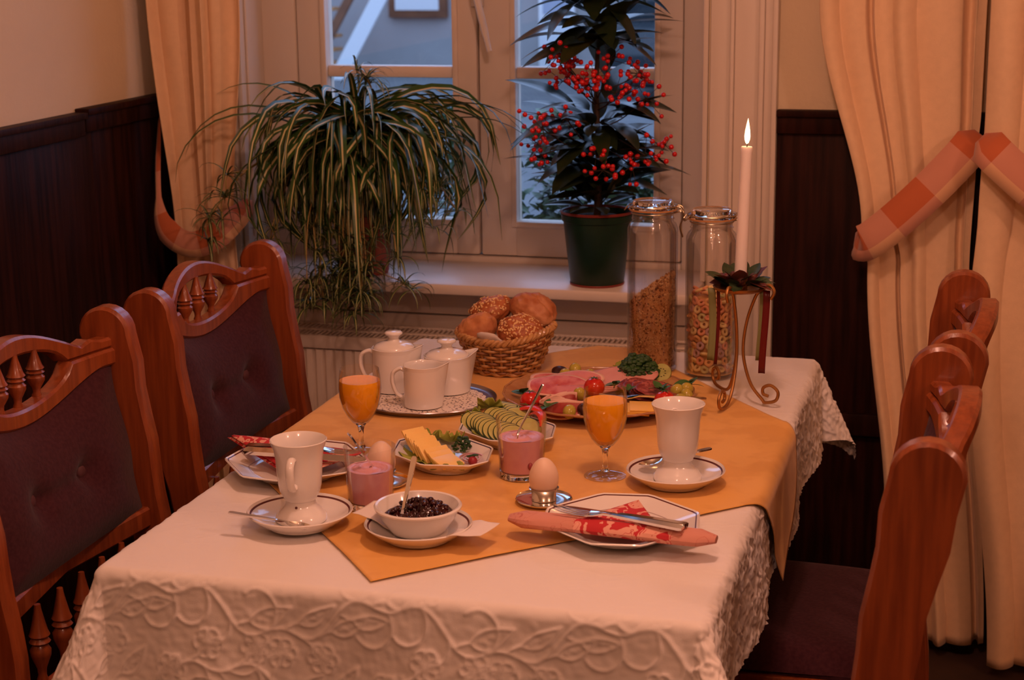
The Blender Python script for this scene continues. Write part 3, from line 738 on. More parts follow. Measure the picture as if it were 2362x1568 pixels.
# ---- jam bowl, doily, jam
t = thing('jam_bowl', 'shallow white bowl filled with dark red jam', 'bowl', (-.022, .190, TOPY + .0090))
G().lathe([(0, .003), (.030, .002), (.034, 0), (.037, .001), (.041, .006), (.052, .022), (.0570, .0325), (.0605, .0350), (.0610, .0375), (.0590, .0395), (.0560, .0385), (.050, .025), (.040, .011), (.028, .007), (0, .006)], 56).obj('body', 'porcelain', t)
mat('jam', (.012, .0012, .002), .14, c2=(.045, .003, .004), scale=90, spec=.5, coat=.15)
def jam(u_, v_):
    a = 2 * PI * u_; r = .0515 * v_; x = r * math.cos(a) + .004; y = r * math.sin(a)
    hh = .0240 + .019 * (1 - v_ ** 2) * (.55 + .45 * math.sin(a + .8)) + (.0030 * math.sin(x * 420 + 2 * math.sin(y * 260)) * math.sin(y * 390 + 1.5 * math.sin(x * 200)) + .0015 * math.sin(x * 900) * math.sin(y * 820)) * (1 - v_ ** 8)
    if v_ > .97: hh = min(hh, .026)
    return (x * .96 - .002, y * .96, hh)
stuff(G().grid(jam, 90, 40).obj('jam', 'jam', t, ang=180))
rj = random.Random(4); jb = G().ball((0, 0, 0), .0048, 8, 6).mesh('berry', 'jam')
for k in range(34):
    a, q = rj.uniform(0, 6.28), rj.random() ** .5 * .040; place('berry', jb, t, (q * math.cos(a), q * math.sin(a), .0260 + .018 * (1 - (q / .05) ** 2) * (.55 + .45 * math.sin(a + .8)) + rj.uniform(-.001, .002)), (0, 0, a), (1, rj.uniform(.7, 1), rj.uniform(.6, .9)))
mat('paper', (.80, .72, .66), .8)
def doily(u_, v_):
    x = (u_ - .5) * .205; y = (v_ - .5) * .085 + .012 * math.sin(u_ * 5); r = math.hypot(x, y); s = .0012 * math.sin(u_ * 40) if v_ in (0, 1) else 0
    z = .0100 + max(0, r - .036) * .34 - max(0, r - .078) * .20 + .0012 * math.sin(u_ * 17)
    w_ = 1 - .55 * max(0, abs(u_ - .5) * 2 - .45)
    return (x, y * w_ + s, z)
g = G().grid(doily, 60, 16); ob = g.obj('paper_doily', 'paper', None, (-.012, .196, TOPY + .0006 - .0010), (0, 0, -.19), ang=180)
# bowl foot stands on the paper inside the saucer
md = ob.modifiers.new('thick', 'SOLIDIFY'); md.thickness = .0004
tag(ob, 'pointed white paper napkin lying between jam bowl and its saucer', 'napkin')

# ---- eggs and cups
def egg_prof(k):
    pr = []
    for i in range(19):
        a = -PI / 2 + PI * i / 18; y = math.sin(a); r = math.cos(a) * (1 - .13 * y); pr.append((max(r, 0) * .0218 * k, .0285 * k * y)) if 0 < i < 18 else pr.append((0, .0285 * k * y))
    return pr
eggm = G().lathe(egg_prof(1), 36).mesh('boiled_egg', mat('eggshell', (.80, .60, .46), .45, c2=(.76, .55, .41), scale=20, sss=.1))
def eggset(x, y, z, lab_e, lab_c):
    t = thing('egg_cup', lab_c, 'egg cup', (x, y, z))
    G().lathe([(0, .0015), (.030, .0008), (.036, .0003), (.0405, .003), (.0420, .0052), (.0412, .0062), (.038, .0042), (.028, .0026), (.022, .003), (0, .003)], 48).obj('dish', 'steel', t)
    G().lathe([(.0165, .003), (.0185, .0035), (.0178, .006), (.0185, .014), (.0215, .0205), (.0222, .0215), (.0210, .0218), (.0178, .015), (.0168, .006), (.0165, .003)], 48).obj('ring', 'steel', t)
    tag(place('boiled_egg', eggm, None, (x, y, z + .0385), (.03, .02, 0)), lab_e, 'egg')
eggset(.109, .378, TOPY + .0004, 'boiled egg in steel cup in full view beside the plate with rolled napkin', 'shiny steel egg cup beside the plate with rolled napkin')
eggset(-.152, .403, TOPY + .0004, 'boiled egg seen through the tumbler of yoghurt beside the butter', 'steel egg cup half hidden by the yoghurt tumbler beside the butter')

# ---- juice glasses
mat('juice', (.95, .42, .012), .2, spec=.25)
def juice(label, x, y, z):
    t = thing('juice_glass', label, 'glass', (x, y, z)); t.scale = (1.05, 1.05, 1.05)
    G().lathe([(0, .0012), (.020, .0008), (.0300, 0), (.0312, .0008), (.0305, .0020), (.018, .0045), (.0075, .0085), (0, .0088)], 40).obj('foot', 'glass_thin', t)
    G().lathe([(0, .0089), (.0070, .0089), (.0042, .014), (.0038, .024), (.0042, .036), (.0058, .042), (.0080, .0455), (0, .0460)], 40).obj('stem', 'glass_clear', t)
    out = [(.0078, .0456), (.0125, .0485), (.0205, .058), (.0275, .072), (.0315, .088), (.0328, .102), (.0320, .118), (.0302, .1325), (.0298, .1328), (.0294, .1325)]
    inn = [(.0312, .118), (.0320, .102), (.0307, .088), (.0267, .0725), (.0197, .0592), (.0115, .0502), (0, .0480)]
    G().lathe(out + inn, 44).obj('bowl', 'glass_thin', t)
    jp = [(0, .0484), (.0113, .0508), (.0194, .0596), (.0263, .0728), (.0303, .0882), (.0317, .102), (.0312, .1140), (.0308, .1148), (0, .1146)]
    G().lathe(jp, 44).obj('juice', 'juice', t)
    return t
juice('stemmed glass of orange juice beside the plain mug', .1705, .516, TOPY + .0004)
juice('stemmed glass of orange juice in front of the white coffee pots', -.238, .548, TOPY + .0004)
# ---- yoghurt tumblers
mat('yoghurt', (.66, .33, .36), .35, c2=(.62, .29, .33), scale=60, sss=.1)
mat('yoghurt_berry', (.30, .05, .06), .5)
def tumbler(label, x, y, z, lev, k=1.0, berry=None):
    t = thing('yoghurt_tumbler', label, 'glass', (x, y, z))
    r0, r1, h = .0335 * k, .0395 * k, .095 * k
    G().lathe([(0, .001), (r0 * .85, .0005), (r0 - .001, 0), (r0, .0015), (r0 + .0006, .0105), (r0 - .0014, .0108), (0, .0106)], 44).obj('base', 'glass_clear', t)
    G().lathe([(r0 + .0006, .0109), (r1, h - .0008), (r1 - .0006, h), (r1 - .0014, h - .0006), (r0 - .0008, .0112)], 44).obj('wall', 'glass_thin', t)
    rl = r0 - .001 + (r1 - r0 - .0008) * (lev - .011) / (h - .011)
    g = G().lathe([(0, .0112), (r0 - .0014, .0112), (rl - .0006, lev + .0010), (rl - .0016, lev + .0004)], 44)
    def top(u_, v_):
        a = 2 * PI * u_; r = (rl - .0016) * v_; return (r * math.cos(a), r * math.sin(a), lev + .0004 + .0028 * (1 - v_ ** 2) * math.sin(9 * v_ + a) + .001 * math.sin(r * 700 + 3 * a))
    g.grid(top, 44, 12); g.obj('yoghurt', 'yoghurt', t, ang=70)
    if berry: G().ball((rl * .93 * math.cos(berry), rl * .93 * math.sin(berry), .024), .005, 10, 8, sc_=(.8, .8, 1.2)).obj('fruit_piece', 'yoghurt_berry', t)
    return t
tumbler('glass tumbler of pink yoghurt beside the dotted mug', -.131, .298, TOPY + .0004, .058, .97)
tumbler('glass tumbler of pink yoghurt in front of the cucumber dish', .045, .490, TOPY + .0004, .062, 1.0, -.9)

# ---- tray with doily and white pots
t = thing('serving_tray', 'oval metal tray with lace doily under the white pots', 'tray', (-.238, .868, TOPY + .0006))
mat('tray_metal', (.42, .40, .44), .25, metal=1)
G().lathe([(0, .0015), (.85, .0012), (.90, 0), (.93, .002), (.985, .0075), (1.0, .0085), (.995, .0098), (.95, .0055), (.90, .0042), (0, .0042)], 72, sx=.132, sy=.116).obj('tray_body', 'tray_metal', t)
m = bpy.data.materials.new('doily_lace'); m.use_nodes = True; nt = m.node_tree; b = nt.nodes['Principled BSDF']; b.inputs['Roughness'].default_value = .8
tcn = nt.nodes.new('ShaderNodeTexCoord'); vo = nt.nodes.new('ShaderNodeTexVoronoi'); vo.inputs['Scale'].default_value = 190; cr = nt.nodes.new('ShaderNodeValToRGB')
cr.color_ramp.interpolation = 'CONSTANT'; cr.color_ramp.elements[0].color = (.13, .10, .11, 1); cr.color_ramp.elements[1].color = (.75, .68, .62, 1); cr.color_ramp.elements[1].position = .33
nt.links.new(tcn.outputs['Object'], vo.inputs['Vector']); nt.links.new(vo.outputs['Distance'], cr.inputs[0]); nt.links.new(cr.outputs[0], b.inputs['Base Color']); MATS['doily_lace'] = m
v = []
g = G(); nn = 120
g.loft([[(sx * (1 + .015 * math.cos(k * 2 * PI * 30 / nn)) * math.cos(2 * PI * k / nn) * .112, sx * (1 + .015 * math.cos(k * 2 * PI * 30 / nn)) * math.sin(2 * PI * k / nn) * .098, z) for k in range(nn)] for sx, z in ((1, .0044), (1, .0050), (.6, .0050))])
g.obj('lace_doily', 'doily_lace', t)
TRZ = TOPY + .0006 + .0052
def pot(name, label, cat, x, y, r, h, ang, lid, hand=1.0, spout=1.0, wst=.0):
    """white pot: waisted cylindrical body, pinched spout at +X, ear handle at -X, optional knobbed lid"""
    t = thing(name, label, cat, (x, y, TRZ), (0, 0, ang)); n = 48
    prof = [(.80, 0), (.98, .002), (1.0, .008), (.99, .10 * h / .1), (.965, .45 * h), (.97, .80 * h), (1.0, h * .955), (1.015, h)]
    rings = []
    def ringp(sc_, z, inner=False):
        out = []; tz = max(0, (z - .55 * h) / (.45 * h)) ** 2
        for k in range(n):
            a = 2 * PI * k / n; d = abs((a + PI) % (2 * PI) - PI); bump_ = math.exp(-(d / .30) ** 2) * tz * spout
            rr = r * sc_ * (1 + .36 * bump_); out.append((rr * math.cos(a), rr * math.sin(a) * (1 - .15 * bump_), z + .006 * bump_))
        return out
    rings = [ringp(.5, .001)] + [ringp(s, z) for s, z in prof] + [ringp(.985, h + .0005), ringp(.95, h - .001), ringp(.92, h * .9), ringp(.9, h * .5), ringp(.88, .006), ringp(.3, .005)]
    G().loft(rings).obj('body', 'porcelain', t, ang=50)
    hp = [(-r * .93, 0, h * .86), (-r * 1.18, 0, h * .90), (-r * 1.52, 0, h * .80), (-r * 1.58, 0, h * .58), (-r * 1.42, 0, h * .34), (-r * 1.2, 0, h * .24), (-r * .95, 0, h * .22)]
    G().tube(smooth_pts(hp), .0050 * hand, 10, flat=.8).obj('handle', 'porcelain', t)
    if lid:
        lo = G().lathe([(0, -.001), (.90, -.001), (.94, .0015), (.93, .0035), (.80, .0080), (.50, .0125), (.30, .0140), (.24, .0165), (.22, .020), (.30, .0240), (.40, .0265), (.41, .0290), (.34, .0315), (0, .0325)], 40)
        lo.v = [(a * r, b * r, c) for a, b, c in lo.v]; lo.obj('lid', 'porcelain', t, (0, 0, h - .002), ang=60)
    return t
pot('coffee_pot', 'lidded white coffee pot standing tallest at the far side of the tray', 'coffee pot', -.308, .912, .0400, .080, .10, True)
pot('coffee_pot', 'lidded white coffee pot next to the bread basket on the tray', 'coffee pot', -.212, .926, .0420, .067, .62, True, spout=1.15)
pot('cream_jug', 'open white cream jug without lid on the tray', 'jug', -.222, .818, .0345, .075, .16, False, .95)

# ================================================================== FOOD
rf = random.Random(21)
mat('lettuce', (.34, .36, .06), .45, c2=(.22, .28, .03), scale=60, bump=.001, sss=.05)
mat('parsley', (.018, .055, .012), .5, c2=(.03, .085, .015), scale=120)
mat('mint', (.03, .10, .02), .4, c2=(.05, .14, .03), scale=80)
def lettuce(name, label, cat, loc, rot, sx, sy, seed, up=.006, m='lettuce'):
    r_ = random.Random(seed); ph = [r_.uniform(0, 6) for _ in range(4)]
    def fn(u_, v_):
        a = 2 * PI * u_; r = v_; rim = 1 + .10 * math.sin(5 * a + ph[0]) + .05 * math.sin(11 * a + ph[1])
        return (sx * r * rim * math.cos(a), sy * r * rim * math.sin(a), up * r * r + (.0045 * math.sin(7 * a + ph[2]) + .002 * math.sin(15 * a + ph[3])) * r ** 2.5)
    g = G().grid(fn, 64, 10); o = g.obj(name, m, None, loc, rot, ang=180); md = o.modifiers.new('thick', 'SOLIDIFY'); md.thickness = .0007
    return tag(o, label, cat)
def parsley(label, loc, r=.018, n=70, seed=1, h=.7):
    r_ = random.Random(seed); t = thing('parsley_sprig', label, 'parsley', loc)
    g = G()
    for k in range(n):
        a = r_.uniform(0, 2 * PI); el = math.acos(r_.uniform(0, 1)); q = r * r_.uniform(.65, 1)
        p = Vector((q * math.sin(el) * math.cos(a), q * math.sin(el) * math.sin(a), q * math.cos(el) * h + .003))
        g.ball(tuple(p), r * .15 * r_.uniform(.7, 1.3), 6, 4, sc_=(1, 1, .7))
    stuff(g.obj('frills', 'parsley', t, ang=30))
    G().tube([(0, 0, .001), (.004, -.003, r * .3), (0, 0, r * .6)], .0012, 5).obj('stem', 'parsley', t); return t
# ---- butter dish
ux, uy = math.cos(BDR), math.sin(BDR)
def bd(a, b): return (BDX + a * ux - b * uy, BDY + a * uy + b * ux)
x, y = bd(-.004, -.022); lettuce('lettuce_leaf', 'ruffled pale lettuce leaf under the butter slices', 'lettuce', (x, y, bdz + .0105), (0, 0, BDR), .072, .032, 1)
x, y = bd(-.062, .030); lettuce('lettuce_leaf', 'small lettuce leaf at the end of the butter dish behind the slices', 'lettuce', (x, y, bdz + .024), (-.15, .25, .6), .024, .018, 2, .010)
x, y = bd(-.030, .040); lettuce('lettuce_leaf', 'small lettuce leaf behind the butter next to the parsley', 'lettuce', (x, y, bdz + .023), (-.35, 0, .2), .020, .014, 3, .012)
mat('butter', (.92, .62, .20), .4, sss=.25, c2=(.90, .58, .18), scale=40)
bm_ = G().box((-.0165, -.0205, -.0017), (.0165, .0205, .0017), .0007).mesh('butter_slice', 'butter')
nb = 13
for k in range(nb):
    s = k / (nb - 1); a = -.064 + .0068 * min(k, 9) + .0150 * max(0, k - 9); lean = .80 - .16 * max(0, k - 9) + rf.uniform(-.06, .06); b = -.004 - .014 * s + rf.uniform(-.0025, .0025)
    x, y = bd(a, b); zz = bdz + .0165 + .0115 * (1 - s)
    ob = place('butter_slice', bm_, None, (x, y, zz + .004), (0, lean, BDR - .05 + rf.uniform(-.10, .10)))
    tag(ob, ('thin slice of butter in the tight upright part of the fan' if k < 9 else 'butter slice lying flat and spread at the open end of the fan' if k < 12 else 'last butter slice lying flattest on the fan beside the radish'), 'butter', 'fanned butter slices on the octagonal dish')
x, y = bd(-.005, .044); parsley('dark parsley sprig standing behind the butter slices', (x, y, bdz + .0145), .017, 80, 3, 1.2)
mat('radish_skin', (.30, .02, .03), .35); mat('radish_flesh', (.62, .36, .36), .4)
x, y = bd(.036, .030); t = thing('onion_slice', 'pale pink onion ring slice beside the butter', 'onion slice', (x, y, bdz + .0125), (.12, 0, .2))
for q in (.020, .014, .008): G().lathe([(q - .002, 0), (q, 0), (q, .0025), (q - .002, .0025), (q - .002, 0)], 28).obj('ring', 'radish_flesh', t)
x, y = bd(.060, .014); t = thing('radish', 'small red radish with green leaves at the butter dish end', 'radish', (x, y, bdz + .018))
G().ball((0, 0, 0), .0075, 14, 10).obj('bulb', 'radish_skin', t)
for k in range(4): G().ball((-.006 + .003 * k, .004, .006 + .001 * k), .006, 8, 6, sc_=(1, .6, .25)).obj('leaf', 'parsley', t)

# ---- cucumber dish
ux, uy = math.cos(CDR), math.sin(CDR)
def cd_(a, b): return (CDX + a * ux - b * uy, CDY + a * uy + b * ux)
mat('cuc_flesh', (.50, .48, .16), .3, c2=(.42, .42, .12), scale=70); mat('cuc_skin', (.02, .045, .01), .3)
cg = G().lathe([(0, -.0016), (.0205, -.0016), (.0220, -.0010), (.0220, .0010), (.0205, .0016), (0, .0016)], 32, mats=[0, 1, 1, 1, 0]); cm_ = cg.mesh('cucumber_slice', ['cuc_flesh', 'cuc_skin'])
x, y = cd_(-.005, 0); lettuce('lettuce_leaf', 'flat lettuce leaf under the cucumber slices', 'lettuce', (x, y, cdz + .0112), (0, 0, CDR), .064, .046, 6, .004)
for row, (b0, n_, off) in enumerate(((-.023, 11, 0), (.014, 9, .012), (.040, 5, .0))):
    for k in range(n_):
        a = -.060 + off + .0102 * k; tl = .50 + .012 * k; x, y = cd_(a, b0 + .004 * math.sin(k * .9))
        ob = place('cucumber_slice', cm_, None, (x, y, cdz + .0265 + .003 * row - .0004 * k), (.30 - .15 * (row == 2), tl, CDR + rf.uniform(-.06, .06)))
        tag(ob, ('cucumber slice in the fanned row nearest the butter dish', 'cucumber slice in the middle fanned row', 'cucumber slice in the short row by the pepper strips')[row], 'cucumber slice', 'fanned cucumber slices')
x, y = cd_(-.070, .020); lettuce('lettuce_leaf', 'curled lettuce leaf sticking up at the far corner of the cucumber dish', 'lettuce', (x, y, cdz + .040), (-.8, .1, .2), .024, .018, 8, .006)
x, y = cd_(-.080, -.010); lettuce('lettuce_leaf', 'small lettuce leaf hanging over the near rim of the cucumber dish', 'lettuce', (x, y, cdz + .030), (-.4, -.5, 0), .017, .014, 9, .004)
mat('pepper', (.62, .025, .012), .25, coat=.3)
for nm, (a, b, zz, rz), lab in (('a', (-.006, .052, .034, .1), 'red pepper strip arching along the back of the cucumber dish'), ('b', (.030, .034, .036, -.45), 'red pepper strip lying across the cucumber slices')):
    x, y = cd_(a, b); pts = [(-.036 + .072 * i / 12, .010 * math.sin(PI * i / 12), .010 * math.sin(PI * i / 12)) for i in range(13)]
    ob = G().tube(pts, [.002 + .0065 * math.sin(PI * min(1, .12 + i / 13)) for i in range(13)], 10, flat=.45).obj('pepper_strip', 'pepper', None, (x, y, cdz + zz), (0, 0, CDR + rz)); tag(ob, lab, 'pepper strip')
x, y = cd_(-.036, .050); parsley('tiny parsley sprig at the back of the cucumber dish', (x, y, cdz + .034), .008, 30, 9, 1)

# ---- meat platter
PX, PY, PZ, PR = .070, .920, TOPY + .0006, .168
mat('platter_glass', (.38, .17, .07), .12, spec=.7, c2=(.45, .24, .11), scale=30)
pl = thing('meat_platter', 'large round platter with raised rim holding cold cuts and garnish', 'platter', (PX, PY, PZ))
G().lathe([(0, .002), (.60, .002), (.64, 0), (.68, .002), (.96, .020), (1.0, .0225), (.995, .0240), (.95, .0215), (.68, .0070), (.60, .0058), (0, .0058)], 72, sx=PR, sy=PR).obj('dish', 'platter_glass', pl)
n = 96; G().tube([(PR * (1 + .006 * math.sin(24 * 2 * PI * k / n)) * math.cos(2 * PI * k / n), PR * (1 + .006 * math.sin(24 * 2 * PI * k / n)) * math.sin(2 * PI * k / n), .0236) for k in range(n + 1)], .0022, 8).obj('rim', 'platter_glass', pl)
mat('ham', (.66, .25, .22), .4, c2=(.58, .17, .15), scale=24, sss=.1); mat('ham_fat', (.74, .44, .34), .45); mat('ham_red', (.48, .07, .06), .4, c2=(.62, .20, .17), scale=40, lo=.4, hi=.6)
mat('salami', (.20, .022, .020), .4, c2=(.42, .11, .09), scale=160, lo=.45, hi=.62); mat('sausage', (.68, .32, .27), .4, c2=(.64, .28, .24), scale=50)
mat('cheese', (.86, .50, .09), .4, sss=.15)
def slice_(name, label, cat, loc, rot, rx, ry, m, edge=None, seed=0, curl=.006, group=None, th=.0016):
    r_ = random.Random(seed); p0, p1 = r_.uniform(0, 6), r_.uniform(0, 6)
    def fn(u_, v_):
        a = 2 * PI * u_; rim = 1 + .05 * math.sin(2 * a + p0) + .03 * math.sin(5 * a + p1); x = rx * v_ * rim * math.cos(a); y = ry * v_ * rim * math.sin(a)
        return (x, y, curl * (math.sin(x / rx * 1.6 + p0) * v_ + .5 * math.sin(2.5 * y / ry + p1) * v_))
    g = G().grid(fn, 40, 10, mfn=lambda i, j: 1 if (edge and j >= 9) else 0); o = g.obj(name, [m, edge or m], None, loc, rot, ang=180)
    md = o.modifiers.new('thick', 'SOLIDIFY'); md.thickness = th
    return tag(o, label, cat, group)
ZB = PZ + .0085
def at(x, y, dz): return (x, y, ZB + dz)
for k, (x, y, dz, rx, ry, rot) in enumerate(((-.005, .965, .010, .062, .040, (.30, .05, .3)), (.012, .945, .014, .060, .036, (.34, .0, .15)), (.000, .905, .012, .055, .036, (.28, .1, .25)))):
    slice_('ham_slice', ('pink marbled ham slice at the back of the ham stack', 'smooth pink ham slice in the middle of the ham stack', 'pink marbled ham slice at the front of the ham stack next to the rim tomato')[k], 'ham', at(x, y, dz + .006 * k), rot, rx, ry, 'ham_red' if k != 1 else 'ham', 'ham_fat', 30 + k, .005, 'overlapping ham slices')
for k in range(6):
    slice_('sausage_slice', 'smooth pale pink sausage slice in the fanned stack behind the tomato', 'sausage slice', at(.040 + .012 * k, .985 + .004 * k, .010 + .0024 * k), (.24, -.10, .35), .058, .040, 'sausage', None, 50, .002, 'fanned pink sausage slices', .0018)
for k in range(5):
    slice_('salami_slice', 'dark red salami slice in the overlapping fan beside the parsley', 'salami', at(.140 + .010 * k, .972 - .012 * k, .010 + .0022 * k), (.18, .12, .2), .044, .040, 'salami', None, 60 + k, .003, 'fanned salami slices', .0018)
# folded cooked-ham rosette
t = thing('ham_roll', 'streaky bacon ham folded into a roll beside the cucumber dish', 'ham', at(.030, .826, .004), (0, 0, .3))
for k in range(4):
    def fn(u_, v_, k=k):
        a = u_ * PI * 1.5 + k * .7; r = .017 + .006 * k + .002 * math.sin(u_ * 14 + k); return (r * math.cos(a) * 1.25, r * math.sin(a) * .9 - .004 * k, .004 + .020 * v_ + .004 * math.sin(u_ * 9 + k) * v_)
    o = G().grid(fn, 30, 6, mfn=lambda i, j: 1 if j >= 5 else 0).obj('fold', ['ham_red', 'ham_fat'], t, ang=180); md = o.modifiers.new('thick', 'SOLIDIFY'); md.thickness = .0014
slice_('ham_slice', 'streaky ham slice draped over the platter rim towards the cucumber dish', 'ham', at(.030, .800, .012), (.20, .0, .25), .052, .026, 'ham_red', 'ham_fat', 77, .005)
# cheese
for k in range(3):
    o = G().box((-.030, -.022, -.0012), (.030, .022, .0012), .0005).obj('cheese_slice', 'cheese', None, at(.150 + .012 * k, .826 + .004 * k, .0108 + .0027 * k), (.10, .03, .12 + .05 * k)); tag(o, ('bottom yellow cheese slice of the stack behind the juice glass', 'middle yellow cheese slice of the stack behind the juice glass', 'top yellow cheese slice of the stack behind the juice glass')[k], 'cheese', 'stacked yellow cheese slices')
# tomatoes
mat('tomato', (.58, .018, .010), .15, coat=.4, c2=(.50, .012, .008), scale=12)
tg = G().ball((0, 0, 0), .0185, 26, 16, fn=lambda p: (p[0], p[1], p[2] * .92))
tmm = tg.mesh('tomato', 'tomato')
for (x, y, dz), lab in (((-.026, .812, .0200), 'small red tomato on the platter beside the spoon in the yoghurt'), ((.068, .893, .0290), 'small red tomato in the middle of the platter among the sausage'), ((.198, .866, .0200), 'small red tomato at the platter edge beside the grapes and salami')):
    t = thing('tomato', lab, 'tomato', at(x, y, dz)); place('skin', tmm, t)
    g = G()
    for k in range(5):
        a = k * 2 * PI / 5 + x * 9; g.tube([(0, 0, .0165), (.006 * math.cos(a), .006 * math.sin(a), .0178), (.011 * math.cos(a), .011 * math.sin(a), .0160)], [.0014, .0012, .0004], 5, flat=.4)
    g.obj('calyx', 'mint', t)
# grapes
mat('grape', (.46, .37, .06), .18, sss=.3, c2=(.40, .34, .05), scale=30); mat('dark_fruit', (.030, .010, .012), .25, c2=(.06, .02, .02), scale=40); mat('stalk', (.30, .22, .08), .6)
gm = G().ball((0, 0, 0), .0118, 20, 14, fn=lambda p: (p[0] * .95, p[1] * .95, p[2] * 1.12)).mesh('grape', 'grape')
def grape(x, y, dz, lab, grp, k=1): return tag(place('grape', gm, None, at(x, y, dz), (rf.uniform(.3, 1.4), rf.uniform(-.4, .4), rf.uniform(0, 6)), k), lab, 'grape', grp)
for x, y, dz in ((.004, 1.018, .026), (-.008, .992, .022), (.030, 1.022, .016), (.018, 1.000, .012)): grape(x, y, dz, 'green grape in the bunch behind the ham slices', 'grapes behind the ham')
for x, y, dz in ((.205, .942, .018), (.226, .928, .014), (.220, .904, .012), (.222, .952, .020)): grape(x, y, dz, 'green grape in the bunch beside the salami and tomato', 'grapes beside the salami')
grape(.046, .876, .020, 'single green grape between the rolled ham and the middle tomato', None); grape(.052, .774, .016, 'single green grape at the platter rim beside the rolled ham', None)
g = G().tube(smooth_pts([(.0, .99, 0), (.008, 1.005, .004), (.02, 1.01, .003), (.03, 1.02, .0)]), .0012, 6); tag(g.obj('grape_stalk', 'stalk', None, (0, 0, ZB + .018)), 'thin stalk among the grapes behind the ham', 'stalk')
for (x, y, dz, rx, lab) in ((.072, .802, .014, .016, 'dark plum half at the platter rim beside the juice glass'), (-.028, 1.040, .010, .020, 'dark plum half at the back of the platter by the basket')):
    o = G().ball((0, 0, 0), rx, 18, 12, sc_=(1.1, .8, .7)).obj('plum_half', 'dark_fruit', None, at(x, y, dz), (.3, .2, x * 20)); tag(o, lab, 'plum')
# green kiwi-like slice and garnish greens
mat('kiwi', (.30, .30, .05), .35, c2=(.42, .40, .10), scale=60)
t = thing('kiwi_slice', 'green fruit slice leaning at the back of the platter near the jar', 'fruit slice', at(.158, 1.050, .020), (.9, .1, -.1))
G().lathe([(0, -.003), (.018, -.003), (.019, 0), (.018, .003), (0, .003)], 28).obj('flesh', 'kiwi', t)
for k in range(10): G().ball((.008 * math.cos(k * .628), .008 * math.sin(k * .628), .003), .0012, 5, 4, sc_=(1.6, .8, .5)).obj('seed', 'soil', t)
parsley('big bushy parsley sprig at the back of the platter', at(.116, 1.040, .012), .037, 480, 5, 1.10)
x, y = .100, 1.068; lettuce('lettuce_leaf', 'lettuce leaf under the parsley at the back of the meat platter', 'lettuce', at(x, y, .016), (.15, 0, .3), .034, .020, 12, .010)
def leafm(L, W, droop, seed=0, m='mint', fold=.15, nseg=8):
    """one pointed leaf along +X"""
    def fn(u_, v_):
        t = v_; w_ = W * math.sin(PI * (t ** .85)) ** .8 * (1 - .15 * t); s = (2 * u_ - 1)
        return (L * t * (1 - .1 * droop * t), s * w_, -droop * L * .5 * t * t + fold * abs(s) * w_ + .0)
    return G().grid(fn, 4, nseg)
mm = leafm(.022, .0065, .5).mesh('mint_leaf', 'mint', ang=180)
def sprig(label, loc, n, seed, k=1):
    r_ = random.Random(seed); t = thing('mint_sprig', label, 'herb sprig', loc)
    for i in range(n): place('leaf', mm, t, (0, 0, .003 + .001 * i), (r_.uniform(-.5, .5), -r_.uniform(.1, .9), i * 2 * PI / n + r_.uniform(-.3, .3)), k * r_.uniform(.8, 1.2))
    G().tube([(0, 0, 0), (.001, 0, .006)], .001, 5).obj('stem', 'mint', t)
sprig('green leaf sprig between the middle tomato and the salami', at(.096, .926, .020), 5, 1); sprig('green leaf sprig lying on the salami edge near the middle tomato', at(.126, .912, .018), 4, 2, .9)
sprig('green leaf sprig at the platter rim behind the spoon tomato', at(-.052, .862, .012), 5, 3, 1.3); sprig('green leaf sprig at the far platter end beside the grapes', at(.224, .985, .016), 5, 4, 1.3); sprig('green leaf sprig in front of the rolled ham', at(.010, .775, .016), 4, 5); sprig('green leaf sprig between salami and end grapes', at(.182, .915, .020), 5, 6, 1.1); sprig('green leaf sprig beside the rim tomato below the ham', at(-.020, .785, .012), 4, 8, .9)
tag(place('fork', fkm, None, (.268, .880, PZ + .027), aim((.268, .880, PZ + .027), (.120, .862, PZ + .026))), 'serving fork resting on the platter rim under the salami', 'fork')

# ---- bread basket
BX, BY, BZ = -.155, 1.118, TOPY + .0008
bk = thing('bread_basket', 'woven wicker basket holding the bread rolls', 'basket', (BX, BY, BZ))
mat('wicker', (.55, .30, .11), .5, c2=(.40, .20, .07), scale=90, coat=.2); mat('wicker_dark', (.22, .09, .035), .55, c2=(.30, .13, .05), scale=80)
brx, bry, bh = .092, .080, .062
def bpt(a, t, o=0):      # point on the basket wall: a angle, t height 0..1
    f = .66 + .34 * t ** .8; rise = .020 * max(0, math.cos(a)) ** 2 * t + .006 * max(0, -math.cos(a)) * t
    return Vector(((brx * f + o) * math.cos(a), (bry * f + o) * math.sin(a), .004 + bh * t + rise))
n = 26
for k in range(n):      # uprights
    a = 2 * PI * k / n; G().tube([tuple(bpt(a, t, 0)) for t in (0, .25, .5, .75, 1.0)], .0024, 6).obj('upright', 'wicker', bk)
for j in range(9):      # weavers pass in front of and behind the uprights
    t = .05 + .105 * j; N = n * 4
    pts = [tuple(bpt(2 * PI * k / N, t, .0036 * math.sin(PI * (k / 4 + j) + PI / 2 * 0 + PI * k / 4 * 0) if False else .0034 * math.cos(2 * PI * k / 8 + PI * j))) for k in range(N + 1)]
    G().tube(pts, .0027, 6, flat=1.1).obj('weaver', 'wicker' if j % 3 else 'wicker_dark', bk)
for sgn in (0, PI):
    pts = []
    for k in range(n * 6 + 1):
        a = 2 * PI * k / (n * 6); p = bpt(a, 1.0, .0035 * math.cos(n * 1.0 * a + sgn)); pts.append((p.x, p.y, p.z + .0040 * math.sin(n * 1.0 * a + sgn) + .003))
    G().tube(pts, .0042, 7).obj('braided_rim', 'wicker', bk)
G().lathe([(0, 0), (.66, 0), (.67, .003), (0, .004)], 40, sx=brx, sy=bry).obj('base', 'wicker_dark', bk)
pts = []
